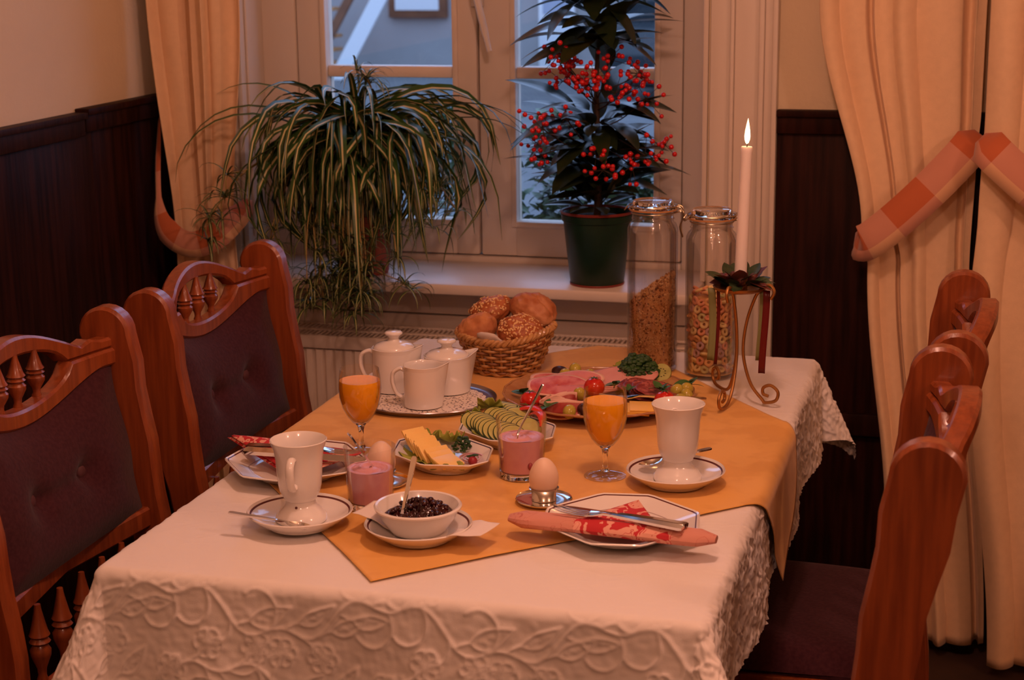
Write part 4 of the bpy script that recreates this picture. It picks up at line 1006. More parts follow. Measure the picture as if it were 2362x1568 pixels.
for k in range(60): a = 2 * PI * k / 59; pts.append((brx * .67 * math.cos(a), bry * .67 * math.sin(a), .004 + .002 * math.sin(13 * a)))
G().tube(pts, .0045, 7).obj('foot_braid', 'wicker', bk)
def nap(u_, v_):
    a = 2 * PI * u_; r = v_; pt = 1 + .50 * math.exp(-((a - 4.50) / .22) ** 2) * max(0, (r - .6) / .4)
    return (brx * .80 * r * pt * math.cos(a), bry * .80 * r * pt * math.sin(a), .012 + .056 * r ** 2.2 * min(pt, 1.18) + .030 * (pt - 1) + .003 * math.sin(7 * a) * r)
o = G().grid(nap, 64, 16).obj('basket_napkin', 'paper', None, (BX, BY, BZ), ang=180); md = o.modifiers.new('thick', 'SOLIDIFY'); md.thickness = .0008
tag(o, 'white paper napkin lining the bread basket with a corner over the rim', 'napkin')
mat('crust', (.36, .105, .030), .55, c2=(.56, .26, .12), scale=34, bump=.0022, bscale=70, detail=6, lo=.35, hi=.7); mat('crust_pale', (.54, .23, .085), .7, c2=(.36, .12, .04), scale=38, bump=.0022, bscale=80, detail=6); mat('crust_dark', (.30, .075, .020), .45, c2=(.43, .14, .045), scale=30, bump=.0018, bscale=60); mat('sesame', (.74, .48, .22), .5)
seedm = G().ball((0, 0, 0), .0018, 6, 4, sc_=(1.5, .9, .6)).mesh('seed', 'sesame')
def roll(label, loc, rot, sx, sy, sz, m, seed, seeds=0, cut=0):
    r_ = random.Random(seed); t = thing('bread_roll', label, 'bread roll', loc, rot)
    ph = [r_.uniform(0, 6) for _ in range(6)]
    def fn(p):
        x, y, z = p; k = 1 + .04 * math.sin(4 * x + ph[0]) * math.sin(3 * y + ph[1]) + .02 * math.sin(9 * x + ph[2]) * math.sin(8 * y + ph[3]) * math.sin(7 * z + ph[4])
        if cut: k -= .14 * math.exp(-((y + .12 * math.sin(2 * x)) / .10) ** 2) * max(0, z)
        w_ = Vector((x * 2.3 + seed * 7, y * 2.3, z * 2.3)); k += .10 * noise.noise(w_) + .055 * noise.noise(w_ * 2.6) + .030 * noise.noise(w_ * 6.5)
        return (x * k, y * k, z * k * (.8 if z < 0 else 1))
    G().ball((0, 0, 0), 1, 56, 36, sc_=(sx, sy, sz), fn=fn).obj('crust', m, t)
    for k in range(seeds):
        a = r_.uniform(0, 2 * PI); zc = r_.uniform(.15, 1); rr = math.sqrt(1 - zc * zc); p = fn((rr * math.cos(a), rr * math.sin(a), zc))
        nrm = Vector((p[0] / sx, p[1] / sy, p[2] / sz)).normalized()
        place('seed', seedm, t, (p[0] * sx * 1.005, p[1] * sy * 1.005, p[2] * sz * 1.005), nrm.to_track_quat('Z', 'Y') @ Quaternion((0, 0, 1), r_.uniform(0, 6)))
    return t
roll('sesame-topped brown bread roll in front in the basket', (BX + .038, BY - .030, BZ + .080), (.50, .25, .3), .045, .037, .033, 'crust_dark', 1, 280, 1)
roll('pale floury bread roll at the coffee pot side of the basket', (BX - .050, BY - .024, BZ + .078), (.55, -.35, -.3), .042, .036, .032, 'crust_pale', 2)
roll('dark seeded bread roll at the back on the coffee pot side', (BX - .040, BY + .042, BZ + .104), (.2, -.3, .3), .042, .034, .028, 'crust_dark', 3, 180)
roll('large crusty bread roll at the back on the platter side of the basket', (BX + .044, BY + .042, BZ + .108), (.25, .45, -.2), .047, .039, .034, 'crust', 4, 0, 1)
roll('hidden plain bread roll at the bottom centre of the basket', (BX - .006, BY + .006, BZ + .036), (.1, 0, .5), .034, .030, .020, 'crust', 5)

# ================================================================== STORAGE JARS
mat('muesli_a', (.50, .24, .08), .7, c2=(.62, .36, .16), scale=60); mat('muesli_b', (.24, .09, .03), .7); mat('muesli_c', (.66, .42, .20), .7); mat('rubber', (.60, .30, .12), .5); mat('wire', (.45, .36, .24), .3, metal=1)
def jar(label, x, y, z, h, clasp):
    t = thing('clip_top_jar', label, 'jar', (x, y, z)); r = .0475; hb = h - .040
    out = [(0, .004), (r * .8, .003), (r * .9, 0), (r - .003, .001), (r, .006), (r, hb - .012), (r - .004, hb - .003), (r - .008, hb), (r - .009, hb + .004), (r - .007, hb + .006), (r - .009, hb + .009), (r - .009, hb + .020), (r - .006, hb + .0215)]
    inn = [(r - .012, hb + .0215), (r - .0125, hb + .004), (r - .012, hb), (r - .006, hb - .012), (r - .0028, hb - .02), (r - .0028, .010), (r * .8, .007), (0, .007)]
    G().lathe(out + inn, 48).obj('body', 'jar_glass', t)
    G().lathe([(r - .013, hb + .0218), (r - .003, hb + .0218), (r - .002, hb + .0245), (r - .013, hb + .0245), (r - .013, hb + .0218)], 48).obj('rubber_seal', 'rubber', t)
    G().lathe([(r - .013, hb + .0248), (r - .004, hb + .0248), (r - .0025, hb + .0275), (r - .004, hb + .031), (r - .009, hb + .033), (r - .010, h - .002), (r - .012, h), (r - .020, h - .003), (0, h - .004), (0, h - .007), (r - .013, hb + .0248)], 48).obj('lid', 'glass_clear', t)
    g = G(); nn = 40
    for zz, rr in ((hb + .017, r - .0075), (hb + .030, r - .0015)): g.tube([(rr * math.cos(2 * PI * k / nn), rr * math.sin(2 * PI * k / nn), zz) for k in range(nn + 1)], .0011, 6)
    g.obj('wire_band', 'wire', t)
    c = Matrix.Rotation(clasp, 4, 'Z'); g = G()
    g.tube(smooth_pts([(r - .002, -.008, hb + .030), (r + .006, -.009, hb + .027), (r + .010, -.009, hb + .012), (r + .004, -.008, hb - .008), (r + .008, -.004, hb - .026), (r + .008, .004, hb - .026), (r + .004, .008, hb - .008), (r + .010, .009, hb + .012), (r + .006, .009, hb + .027), (r - .002, .008, hb + .030)], 4), .0013, 6)
    g.tube(smooth_pts([(r - .007, -.006, hb + .017), (r + .007, -.007, hb + .020), (r + .012, -.005, hb + .004), (r + .012, .005, hb + .004), (r + .007, .007, hb + .020), (r - .007, .006, hb + .017)], 4), .0013, 6); g.xf(c); g.obj('clasp', 'wire', t)
    g = G().tube(smooth_pts([(-r + .002, -.010, hb + .030), (-r - .005, -.008, hb + .022), (-r - .005, .008, hb + .022), (-r + .002, .010, hb + .030)], 4), .0013, 6); g.xf(c); g.obj('hinge', 'wire', t)
    return t
J1 = (.1135, 1.190, TOPY + .0004); J2 = (.2260, 1.180, TOPW + .0010)
jar('tall glass clip-top jar of brown muesli', *J1, .325, .05); jar('tall glass clip-top jar of coloured cereal rings', *J2, .316, .45)
# muesli: one uncountable heap of flakes with a sloping top
rm = random.Random(8); g = G(); ri = .0455
def mtop(x, y): return .158 + .72 * (x * .97 + y * .1)
g.loft([[((ri - .004) * math.cos(2 * PI * k / 28), (ri - .004) * math.sin(2 * PI * k / 28), .0095 if q == 0 else mtop((ri - .004) * math.cos(2 * PI * k / 28), (ri - .004) * math.sin(2 * PI * k / 28)) - .004) for k in range(28)] for q in (0, 1)])
flake = [(0, 0, 0), (1, 0, 0), (0, 1, 0), (-1, 0, 0), (0, -1, 0), (0, 0, .5), (0, 0, -.5)]
def add_flake(p, s):
    q = Euler((rm.uniform(0, 6), rm.uniform(0, 6), rm.uniform(0, 6))).to_matrix(); s2 = s * rm.uniform(.5, 1)
    v = [tuple(Vector(p) + q @ Vector((a * s, b * s2, c * s))) for a, b, c in flake[1:]]
    g.add(v, [(0, 1, 4), (1, 2, 4), (2, 3, 4), (3, 0, 4), (1, 0, 5), (2, 1, 5), (3, 2, 5), (0, 3, 5)], rm.choices((0, 1, 2), (5, 2, 2.5))[0])
for k in range(3600):
    a = rm.uniform(0, 2 * PI); rr = ri - .0045; x, y = rr * math.cos(a), rr * math.sin(a); zz = rm.uniform(.011, max(.02, mtop(x, y))); add_flake((x, y, zz), rm.uniform(.0020, .0042))
for k in range(700):
    a = rm.uniform(0, 2 * PI); rr = (ri - .0035) * math.sqrt(rm.random()); x, y = rr * math.cos(a), rr * math.sin(a); add_flake((x, y, mtop(x, y) + rm.uniform(-.003, .003)), rm.uniform(.0022, .0045))
o = stuff(g.obj('muesli', ['muesli_a', 'muesli_b', 'muesli_c'], None, J1, smooth=False)); tag(o, 'brown muesli flakes heaped with a slope inside the tall jar', 'muesli')
# cereal rings
RC = [mat('ring_orange', (.82, .46, .19), .6), mat('ring_yellow', (.84, .66, .30), .6), mat('ring_green', (.60, .58, .27), .6), mat('ring_violet', (.58, .38, .37), .6), mat('ring_red', (.78, .36, .20), .6)]
ringm = []
for m in RC:
    g = G(); R0, r0 = .0056, .0030; g.loft([[((R0 + r0 * math.cos(2 * PI * q / 8)) * math.cos(2 * PI * k / 14), (R0 + r0 * math.cos(2 * PI * q / 8)) * math.sin(2 * PI * k / 14), r0 * .95 * math.sin(2 * PI * q / 8)) for q in range(8)] for k in range(15)], cap0=False, cap1=False)
    ringm.append(g.mesh('cereal_ring', m))
rr_ = random.Random(12); top = .163
g = G().lathe([(0, .009), (.028, .009), (.028, top - .012), (0, top - .006)], 24); stuff(tag(g.obj('cereal_fill', 'ring_orange', None, J2), 'cereal packed in the middle of the ring jar', 'cereal'))
names = ['orange', 'yellow', 'green', 'mauve', 'red']
row = 0; zz = .0195
def put_ring(p, q):
    k = rr_.choices(range(5), (32, 26, 14, 12, 16))[0]
    o = place('cereal_ring', ringm[k], None, p, q); tag(o, names[k] + ' cereal ring piled inside the tall jar', 'cereal ring', names[k] + ' cereal rings in the jar')
G0 = G().lathe([(0, .0075), (.0435, .0075), (.0435, .0095), (0, .0095)], 32); stuff(tag(G0.obj('cereal_dust', mat('crumbs', (.72, .47, .22), .9), None, J2), 'fine pale crumbs at the bottom of the ring jar', 'crumbs'))
while zz < top - .006:
    for k in range(15):
        a = 2 * PI * (k + .5 * (row % 2)) / 15 + rr_.uniform(-.06, .06); R1 = .0375
        tilt = rr_.choice((0, 0, 0, .5, 1.1)) * rr_.choice((-1, 1)); q = Vector((math.cos(a), math.sin(a), rr_.uniform(-.25, .25))).to_track_quat('Z', 'Y') @ Quaternion((1, 0, 0), tilt)
        put_ring((J2[0] + R1 * math.cos(a), J2[1] + R1 * math.sin(a), J2[2] + zz + rr_.uniform(-.0015, .0015)), q)
    zz += .0142; row += 1
for k in range(22):
    a = rr_.uniform(0, 6.28); R1 = .034 * math.sqrt(rr_.random())
    put_ring((J2[0] + R1 * math.cos(a), J2[1] + R1 * math.sin(a), J2[2] + top - .002 + rr_.uniform(-.003, .005)), Euler((rr_.uniform(-.6, .6), rr_.uniform(-.6, .6), 0)).to_quaternion())

# ================================================================== CANDLE HOLDER
CX, CY = .305, 1.0; CZ = TOPY + .0004
mat('brass', (.40, .19, .06), .38, metal=.75)
t = thing('candle_holder', 'wrought wire candle holder with scrolled feet and leafy dish', 'candle holder', (CX, CY, CZ))
def sw(pts, r=.0030): return G().tube(smooth_pts(pts, 6), r, 8)
for (fx, fy) in ((-.056, .092), (-.018, -.086), (.066, -.022)):
    L = math.hypot(fx, fy); dx, dy = fx / L, fy / L
    prof = [(.060, .190), (.066, .203), (.059, .214), (.046, .212), (.038, .202), (.030, .190), (.016, .150), (.009, .105), (.012, .070), (.026, .032), (.048, .008), (L - .016, .0035), (L + .004, .010), (L + .008, .026), (L - .006, .036), (L - .020, .030), (L - .020, .019), (L - .010, .016)]
    sw([(p * dx, p * dy, h) for p, h in prof]).obj('scroll_leg', 'brass', t)
G().lathe([(0, .200), (.040, .200), (.046, .204), (.0475, .2075), (.046, .208), (.040, .2035), (0, .2035)], 40).obj('dish', 'brass', t)
G().lathe([(.0112, .2036), (.0130, .2036), (.0130, .222), (.0112, .222), (.0112, .2036)], 24).obj('socket', 'brass', t)
mat('wreath_leaf', (.018, .045, .018), .4, c2=(.05, .07, .03), scale=60); mat('wreath_red', (.13, .022, .020), .5, c2=(.08, .03, .02), scale=60)
wl = [leafm(.046, .017, .25, m='wreath_leaf').mesh('leaf', m, ang=180) for m in ('wreath_leaf', 'wreath_leaf', 'wreath_red')]
rw = random.Random(3)
for k in range(30):
    a = k * 2 * PI * .382 * 1.0; el = rw.uniform(-.15, .95); place('leaf', wl[k % 3], t, (.020 * math.cos(a), .020 * math.sin(a), .2085 + .012 * rw.random()), (rw.uniform(-.4, .4), -el, a + rw.uniform(-.3, .3)), rw.uniform(.65, 1.12))
for k in range(7):
    a = k * .9 + .4; G().ball((.024 * math.cos(a), .024 * math.sin(a), .222), .0075, 12, 8).obj('rosehip', 'wreath_red', t)
# hanging ribbons
mat('ribbon_green', (.20, .21, .08), .5); mat('ribbon_red', (.12, .004, .006), .35)
def ribbon(label, x, y, z0, z1, wd, m, k):
    n_ = 12; g = G().grid(lambda u_, v_: (x + (u_ - .5) * wd + .003 * math.sin(v_ * 3 + k), y + .002 * math.sin(v_ * 5 + k) + .0015 * math.sin(u_ * PI), z0 + (z1 - z0) * v_), 3, n_)
    o = g.obj('ribbon', m, t, ang=180); md = o.modifiers.new('thick', 'SOLIDIFY'); md.thickness = .0008; o['label'] = label
ribbon('flat green ribbon', -.048, -.012, .204, .074, .013, 'ribbon_green', 0); ribbon('narrow red ribbon', -.0385, -.008, .204, .066, .006, 'ribbon_red', .5)
ribbon('dark green ribbon', .0395, -.012, .204, .078, .012, 'ribbon_green', 1); ribbon('dark red ribbon', .046, -.016, .204, .056, .012, 'ribbon_red', 1.4)
c = thing('candle', 'tall slim lit candle standing in the leafy holder', 'candle', (CX, CY, CZ + .2040), (-.01, .028, 0))
m = mat('wax', (.84, .76, .72), .4, sss=.08)
G().lathe([(0, 0), (.0108, 0), (.0106, .08), (.0098, .238), (.0100, .246), (.0090, .2475), (.005, .2445), (0, .2440)], 28).obj('wax_body', 'wax', c)
G().tube([(0, 0, .244), (.0003, 0, .250), (.0018, 0, .256)], .0009, 6).obj('wick', 'soil', c)
G().lathe([(0, .2515), (.0026, .254), (.0046, .260), (.0050, .266), (.0040, .276), (.0020, .287), (0, .296)], 16).obj('flame', emis('flame', (1, .62, .26), 9), c)
lo = lamp('candle_flame_light', (0, 0, .31), .35, (1, .5, .2), .006); lo.parent = c

# ================================================================== SPIDER PLANT
SPX, SPY, SPZ = -.675, 1.752, .8005
mat('leaf_green', (.022, .060, .012), .35, c2=(.036, .095, .018), scale=30); mat('leaf_stripe', (.52, .47, .22), .4); mat('runner', (.42, .30, .10), .5); mat('pot_grey', (.42, .34, .28), .6, c2=(.36, .29, .24), scale=20)
sp = thing('spider_plant', 'bushy striped spider plant in stacked grey and terracotta pots on the sill', 'plant', (SPX, SPY, SPZ))
G().lathe([(0, .0), (.055, .0), (.058, .006), (.066, .125), (.070, .128), (.070, .140), (.066, .141), (.060, .125), (0, .02)], 36).obj('lower_pot', 'terracotta', sp)
G().lathe([(0, .125), (.050, .125), (.053, .130), (.066, .222), (.070, .225), (.070, .243), (.066, .244), (.063, .225), (0, .222)], 36).obj('upper_pot', 'pot_grey', sp)
G().lathe([(0, .226), (.064, .226), (.05, .234), (0, .238)], 24).obj('soil', 'soil', sp)
rs = random.Random(5)
def ok_pt(p):
    x, y, z = p[0] + SPX, p[1] + SPY, p[2] + SPZ
    if y > 1.935 or x < -1.03 or x > -.30: return False
    if x < -.88 and y > 1.56: return False          # keep clear of the curtain
    if x < -.955 and y > 1.79: return False
    if z < .806 and y > 1.645: return False         # sill
    if z < .685 and y > 1.55: return False          # radiator
    return True
def blade(p, az, el, kap, L, W, n=12, wig=0, wav=0, low=-1.45):
    pts = [Vector(p)]; e = el; ds = L / n; a = az; ph = wav * 7
    for i in range(n):
        e = max(e - kap * ds * (.45 + 1.3 * i / n), low); a += wig * ds * (1 if i < n * .6 else -1.2)
        e2 = e + wav * math.sin(i * .9 + ph)
        pts.append(pts[-1] + Vector((math.cos(e2) * math.cos(a), math.cos(e2) * math.sin(a), math.sin(e2))) * ds)
    return pts
def blade_mesh(pts, W, tw=0):
    g = G(); n = len(pts) - 1; v = []; m = []
    for i, p in enumerate(pts):
        t = (pts[min(i + 1, n)] - pts[max(i - 1, 0)]).normalized(); side = t.cross(Vector((0, 0, 1)))
        side = side.normalized() if side.length > .05 else Vector((1, 0, 0)); nn = side.cross(t); u_ = i / n
        side = (side * math.cos(tw * u_) + nn * math.sin(tw * u_)); nn = side.cross(t)
        w_ = W * (1 - max(0, (u_ - .35) / .65) ** 1.8) * (.7 + .3 * min(1, u_ * 6)) + .0004
        for s, dz in ((-1, .30), (-.24, 0), (.24, 0), (1, .30)): v.append(tuple(p + side * (s * w_) + nn * (dz * w_)))
    f = [(i * 4 + k, i * 4 + k + 1, i * 4 + k + 5, i * 4 + k + 4) for i in range(n) for k in range(3)]
    return g.add(v, f, [1 if k == 1 else 0 for i in range(n) for k in range(3)])
cnt = 0; tries = 0
while cnt < 290 and tries < 6000:
    tries += 1
    az = rs.uniform(0, 2 * PI) if rs.random() < .55 else rs.gauss(-PI / 2 - .05, 1.1)
    kd = rs.random()
    if kd < .45: el, kap, L = rs.uniform(.7, 1.45), rs.uniform(5.0, 8.0), rs.uniform(.34, .56)
    elif kd < .88: el, kap, L = rs.uniform(.4, 1.35), rs.uniform(7.5, 14), rs.uniform(.24, .44)
    else: el, kap, L = rs.uniform(.2, 1.5), rs.uniform(10, 22), rs.uniform(.12, .26)
    q = rs.random() ** .5 * .055; b = rs.uniform(0, 2 * PI)
    pts = blade((q * math.cos(b), q * math.sin(b), .236 + rs.uniform(0, .05)), az, el, kap, L, 0, wig=rs.uniform(-6, 6), wav=rs.uniform(-.22, .22), low=rs.choice((-1.5, -1.8, -2.1, -1.3, -2.3)))
    if not all(ok_pt(p) for p in pts): continue
    blade_mesh(pts, rs.uniform(.0065, .0120), rs.uniform(-1.6, 1.6)).obj('leaf', ['leaf_green', 'leaf_stripe'], sp, ang=180); cnt += 1
# shorter, uncountable undergrowth between the big blades
g = G(); c2 = 0
while c2 < 260:
    az = rs.uniform(0, 2 * PI) if rs.random() < .4 else rs.gauss(-PI / 2 - .05, 1.2); q = rs.uniform(.02, .07); b = az + rs.uniform(-.5, .5)
    pts = blade((q * math.cos(b), q * math.sin(b), .236 + rs.uniform(0, .03)), az, rs.uniform(-.2, 1.2), rs.uniform(9, 20), rs.uniform(.12, .32), 0, 9, wig=rs.uniform(-6, 6), wav=rs.uniform(-.25, .25), low=rs.choice((-1.5, -1.9, -2.2)))
    c2 += 1
    if all(ok_pt(p) for p in pts): g.join(blade_mesh(pts, rs.uniform(.0035, .0065), rs.uniform(-1.5, 1.5)))
stuff(g.obj('undergrowth', ['leaf_green', 'leaf_stripe'], sp, ang=180))
# a few very long blades reaching across the window
for az, el, kap, L in ((-.30, .95, 3.2, .56), (-.12, .85, 3.4, .52), (-.45, .80, 4.4, .56), (-.2, 1.25, 5.0, .54), (.05, 1.1, 4.4, .46), (-2.75, 1.1, 4.6, .48), (-2.6, 1.0, 4.4, .52), (-1.9, 1.35, 4.2, .46), (-1.3, 1.4, 3.9, .46), (-2.9, 1.3, 4.2, .40)):
    blade_mesh(blade((.03 * math.cos(az), .03 * math.sin(az), .238), az, el, kap, L, 0), .0080, .3).obj('leaf', ['leaf_green', 'leaf_stripe'], sp, ang=180)
# runners with plantlets
def runner(pts, lab=None):
    P = smooth_pts(pts, 6); r = G().tube(P, .0014, 6).obj('runner', 'runner', sp); g = G(); e = Vector(P[-1])
    for node in (P[-1], P[len(P) * 3 // 4]):
        for k in range(11):
            bl = blade(node, rs.uniform(0, 6.28), rs.uniform(-.2, 1.1), rs.uniform(14, 30), rs.uniform(.045, .095), 0, 6); g.join(blade_mesh(bl, rs.uniform(.0018, .0032)))
    stuff(g.obj('plantlet', ['leaf_green', 'leaf_stripe'], r, ang=180))
for k in range(24):
    x1 = rs.uniform(-.17, .20); y1 = rs.uniform(-.20, -.13); zb = rs.choice((rs.uniform(-.06, .0), rs.uniform(.02, .13))); x1 = x1 if zb > 0 else rs.uniform(-.08, .07)
    runner([(x1 * .2, -.04, .24), (x1 * .6, -.09, .27 + rs.uniform(0, .05)), (x1 * .9, y1 * .95, .16), (x1, y1, zb + .05), (x1 + rs.uniform(-.02, .02), y1 - .01, zb)])
for (x1, y1, z1) in ((-.250, -.21, .15), (-.285, -.215, .10), (-.235, -.215, .20)): runner([(-.03, -.03, .24), (-.12, -.10, .30), (-.20, -.18, .26), (x1, y1, z1 + .05), (x1 - .005, y1, z1)])
for (x1, y1, z1) in ((.015, -.05, .47), (.05, -.08, .455)): runner([(.02, -.03, .24), (.06, -.04, .36), (.05, -.05, .43), (x1, y1, z1)])
for (x1, y1, z1) in ((.21, -.12, .13), (.25, -.06, .16), (.20, -.15, .20)): runner([(.03, -.03, .24), (.12, -.05, .29), (.19, y1, .24), (x1, y1, z1)])
runner([(.03, -.12, .06), (.09, -.14, .03), (.14, -.15, .015), (.165, -.155, -.005)])

# ================================================================== CORAL BERRY PLANT
AX, AY, AZ = -.118, 1.745, .8005
mat('pot_green', (.006, .030, .015), .4, c2=(.005, .024, .012), scale=20); mat('pot_red', (.20, .03, .02), .4); mat('ardisia_leaf', (.012, .026, .010), .28, c2=(.022, .030, .010), scale=40); mat('ardisia_leaf2', (.045, .042, .010), .3, c2=(.025, .035, .010), scale=40); mat('bark', (.035, .018, .010), .7); mat('coral_berry', (.60, .010, .014), .2, coat=.3)
ar = thing('berry_plant', 'dark leaved plant with red berries in a green pot on the sill', 'plant', (AX, AY, AZ))
G().lathe([(0, 0), (.056, 0), (.060, .004), (.0755, .142), (.079, .144), (.081, .158), (.078, .160), (.074, .150), (.058, .02), (0, .012)], 40).obj('pot', 'pot_green', ar)
G().lathe([(.0775, .1602), (.0815, .1602), (.0825, .1635), (.0800, .1660), (.0775, .1645), (.0775, .1602)], 40).obj('pot_lip', 'pot_red', ar)
G().lathe([(.050, -.0004), (.0605, -.0004), (.0615, .003), (.0605, .0045)], 40).obj('pot_foot', 'pot_red', ar)
G().lathe([(0, .145), (.074, .145), (.05, .152), (0, .154)], 24).obj('soil', 'soil', ar)
ra = random.Random(9)
stem = smooth_pts([(0, 0, .15), (.003, .002, .28), (-.002, 0, .42), (.002, 0, .56), (0, 0, .72)], 5); G().tube(stem, [.0085 - .0055 * i / (len(stem) - 1) for i in range(len(stem))], 8).obj('stem', 'bark', ar)
lms = [leafm(.14, .024 + .003 * (k % 3), .25 + .28 * k, fold=.18, nseg=10).mesh('leaf', 'ardisia_leaf' if k % 4 else 'ardisia_leaf2', ang=180) for k in range(6)]
def aleaf(r0, z, a, el, k, s):
    p = (r0 * math.cos(a), r0 * math.sin(a), z)
    tip = Vector(p) + Vector((math.cos(el) * math.cos(a), math.cos(el) * math.sin(a), math.sin(el) - .35)) * .14 * s
    if tip.y + AY > 1.93: s *= .75
    if tip.y + AY > 1.95: return
    place('leaf', lms[k], ar, p, (ra.uniform(-.3, .3), -el, a), s)
for k in range(72):      # lower skirt
    a = k * 2.399 + ra.uniform(-.2, .2); z = .22 + .19 * ra.random(); aleaf(.018 + .03 * ra.random(), z, a, (ra.uniform(-.25, .75) if z > .30 else ra.uniform(.15, .8)), ra.choice((0, 1, 1, 2, 2, 3)), ra.uniform(.75, 1.25))
for k in range(5): aleaf(.02, .20, -PI / 2 + ra.uniform(-1.2, 1.2), ra.uniform(.1, .6), ra.choice((0, 1)), ra.uniform(.6, .8))
for k in range(26):      # leaves rising straight from the pot
    a = k * 2.399; aleaf(.012 + .02 * ra.random(), .165 + .09 * ra.random(), a, ra.uniform(.35, 1.05), ra.choice((0, 1, 2)), ra.uniform(.7, 1.05))
for k in range(9): aleaf(.03, .176, k * .7 + .2, ra.uniform(.05, .35), 0, ra.uniform(.55, .75))
for k in range(78):      # upper crown
    a = k * 2.399 + ra.uniform(-.2, .2); z = .515 + .20 * (k / 78); aleaf(.006 + .015 * ra.random(), z, a, ra.uniform(-.35, .65) + .4 * k / 78, ra.choice((0, 1, 1, 2, 2, 3)), ra.uniform(.85, 1.35))
bmsh = G().ball((0, 0, 0), .0053, 12, 8).mesh('berry', 'coral_berry')
def cluster(z0, a, L, rise, n):
    d = Vector((math.cos(a), math.sin(a), 0)); base = Vector((0, 0, z0)); end = base + d * L + Vector((0, 0, rise))
    if end.y + AY > 1.925: return
    G().tube(smooth_pts([tuple(base), tuple(base + d * L * .5 + Vector((0, 0, rise * .35))), tuple(end)], 5), .0014, 6).obj('stalk', 'bark', ar); g = G()
    for k in range(n):
        p = end + Vector((ra.gauss(0, .017), ra.gauss(0, .014), ra.gauss(-.002, .016))); g.tube([tuple(end), tuple(p)], .0006, 4, cap=False); place('berry', bmsh, ar, tuple(p), (0, 0, 0), ra.uniform(.85, 1.12))
    stuff(g.obj('berry_stalks', 'bark', ar))
for k in range(13): cluster(.385 + .05 * ra.random(), -PI * (k + .5) / 13 + ra.uniform(-.15, .15), ra.uniform(.06, .135), ra.uniform(.035, .10), ra.randint(10, 16))
for k in range(12): cluster(.28 + .08 * ra.random(), -PI * (k + .3) / 11.5 + ra.uniform(-.15, .15), ra.uniform(.11, .175), ra.uniform(-.04, .08), ra.randint(8, 12))

# ================================================================== OUTSIDE THE WINDOW
mat('asphalt', (.13, .13, .13), .9, c2=(.10, .10, .105), scale=3); mat('house_wall', (.30, .28, .27), .9, c2=(.27, .25, .24), scale=2); mat('house_wood', (.10, .035, .015), .7, c2=(.16, .06, .025), scale=6); mat('tread_wood', (.50, .22, .07), .6); mat('post_blue', (.28, .32, .40), .5); mat('van_white', (.62, .62, .62), .3); mat('dark_glass', (.02, .025, .03), .1); mat('outer_stone', (.25, .24, .23), .9)
struct(G().box((-40, 2.2, -.4), (30, 60, -.2)).obj('ground', 'asphalt', smooth=False))
h = thing('house', 'pale rendered house across the street seen through the window', 'building', (-6, 20, -.2))
G().box((-9, 0, 0), (9, 6, 7)).obj('wall', 'house_wall', h, smooth=False)
for x0 in (-1.02, 3.2):
    wf = G().box((x0, -.10, .70), (x0 + .80, 0, 2.1), .01).obj('window_frame', 'house_wood', h); G().box((x0 + .10, -.115, .80), (x0 + .70, -.101, 2.0)).obj('pane', 'van_white', wf, smooth=False)
st = thing('staircase', 'wooden outdoor staircase with blue post in front of the far house', 'staircase', (-7.6, 19.0, -.2))
for k in range(7): G().box((-.55, -.25 + .0 * k, .16 + .17 * k), (.25 + .0, .05, .20 + .17 * k), .004).obj('tread', 'tread_wood', st)
G().box((-.32, -.42, 0), (-.22, -.32, 1.6), .01).obj('post', 'post_blue', st)
for x0, m, w_ in ((-.10, 'house_wood', .12), (.25, 'van_white', .22)):
    G().add([(x0, -.5, 0), (x0 + w_, -.5, 0), (x0 + .95 + w_, -.5, 1.6), (x0 + .95, -.5, 1.6), (x0, -.44, 0), (x0 + w_, -.44, 0), (x0 + .95 + w_, -.44, 1.6), (x0 + .95, -.44, 1.6)], [(3, 2, 1, 0), (4, 5, 6, 7), (0, 1, 5, 4), (1, 2, 6, 5), (2, 3, 7, 6), (3, 0, 4, 7)]).obj('stringer', m, st, smooth=False)
d_ = G().box((1.02, -.06, 0), (1.50, 0, 1.25), .01).obj('door', 'van_white', h); G().box((1.08, -.075, .75), (1.44, -.061, 1.15)).obj('door_panel', 'post_blue', d_, smooth=False)
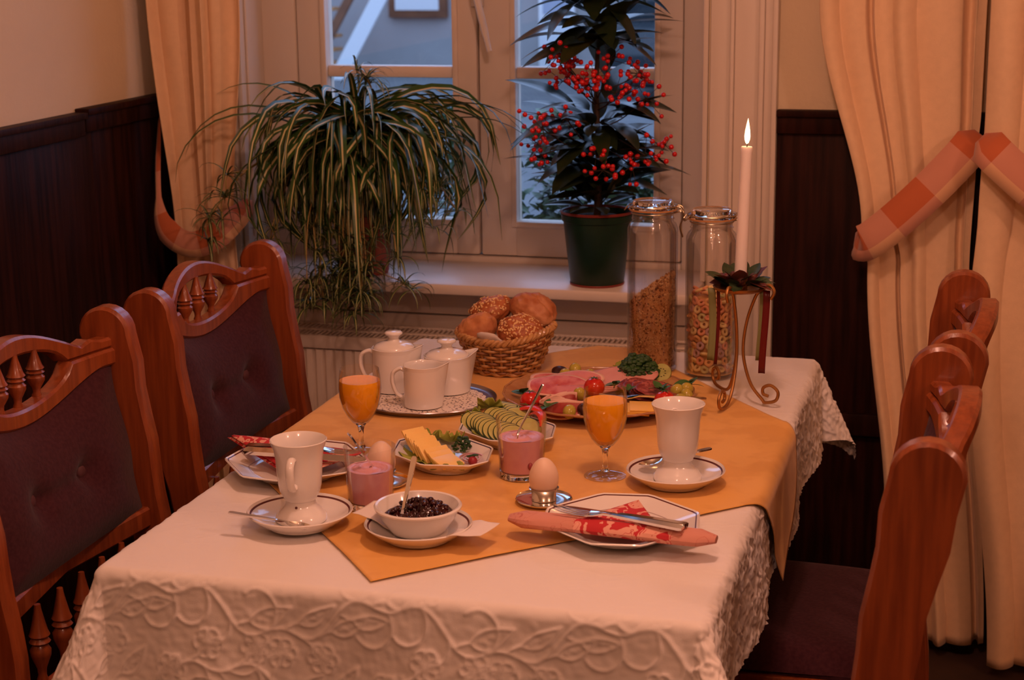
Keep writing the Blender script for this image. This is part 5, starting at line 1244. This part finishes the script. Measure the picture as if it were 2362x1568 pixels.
vn2 = thing('parked_car', 'dark car parked across the street at the far side of the berry plant', 'car', (-2.46, 15.5, -.2))
G().box((-.8, 0, .2), (.8, 3.8, .85), .15).box((-.68, .6, .75), (.68, 2.9, 1.4), .2).obj('body', 'dark_glass', vn2)
for x0 in (-.78, .58): G().lathe([(0, -.1), (.27, -.1), (.3, -.06), (.3, .06), (.27, .1), (0, .1)], 20).xf(T3(x0 + .1, .7, .3) @ R3(0, PI / 2, 0)).obj('wheel', 'black_rubber', vn2)
mat('bush_leaf', (.035, .085, .025), .5, c2=(.08, .14, .045), scale=8); mat('bush_leaf_pale', (.12, .17, .09), .5, c2=(.05, .09, .04), scale=10)
bx = thing('planter_box', 'stone planter box outside the window under the shrubs', 'planter', (-.45, 2.50, -.2))
G().box((-.75, -.18, 0), (.75, .18, .88), .01).obj('trough', 'outer_stone', bx)
re = random.Random(31)
for k, (x, y, hh, rx, m, lab) in enumerate(((-.98, 2.44, .36, .15, 'bush_leaf', 'green shrub outside the window behind the spider plant'), (-.62, 2.46, .42, .17, 'bush_leaf', 'taller green shrub outside the window beside the mullion'), (-.36, 2.42, .40, .10, 'bush_leaf_pale', 'pale green shrub outside behind the lower leaves of the berry plant'), (-.18, 2.45, .26, .13, 'bush_leaf_pale', 'low pale shrub outside the window beside the muesli jar'), (.02, 2.47, .30, .13, 'bush_leaf', 'green shrub outside at the casing end of the window'))):
    b = thing('outdoor_shrub', lab, 'shrub', (x, y, .68)); g = G()
    for j in range(420):
        a = re.uniform(0, 6.28); zz = re.random() ** .7; rr = rx * math.sqrt(re.random()) * (1 - .35 * zz); lf = leafm(.05, .015, .4, nseg=3)
        g.join(lf, T3(rr * math.cos(a), rr * math.sin(a) * .8, .02 + hh * zz) @ R3(re.uniform(-.6, .6), -re.uniform(-.6, 1.0), re.uniform(0, 6.28)) @ Matrix.Scale(re.uniform(.6, 1.2), 4))
    stuff(g.obj('foliage', m, b, ang=180)); G().tube([(0, 0, 0), (.01, 0, hh * .5), (0, 0, hh * .9)], .006, 6).obj('stem', 'bark', b)
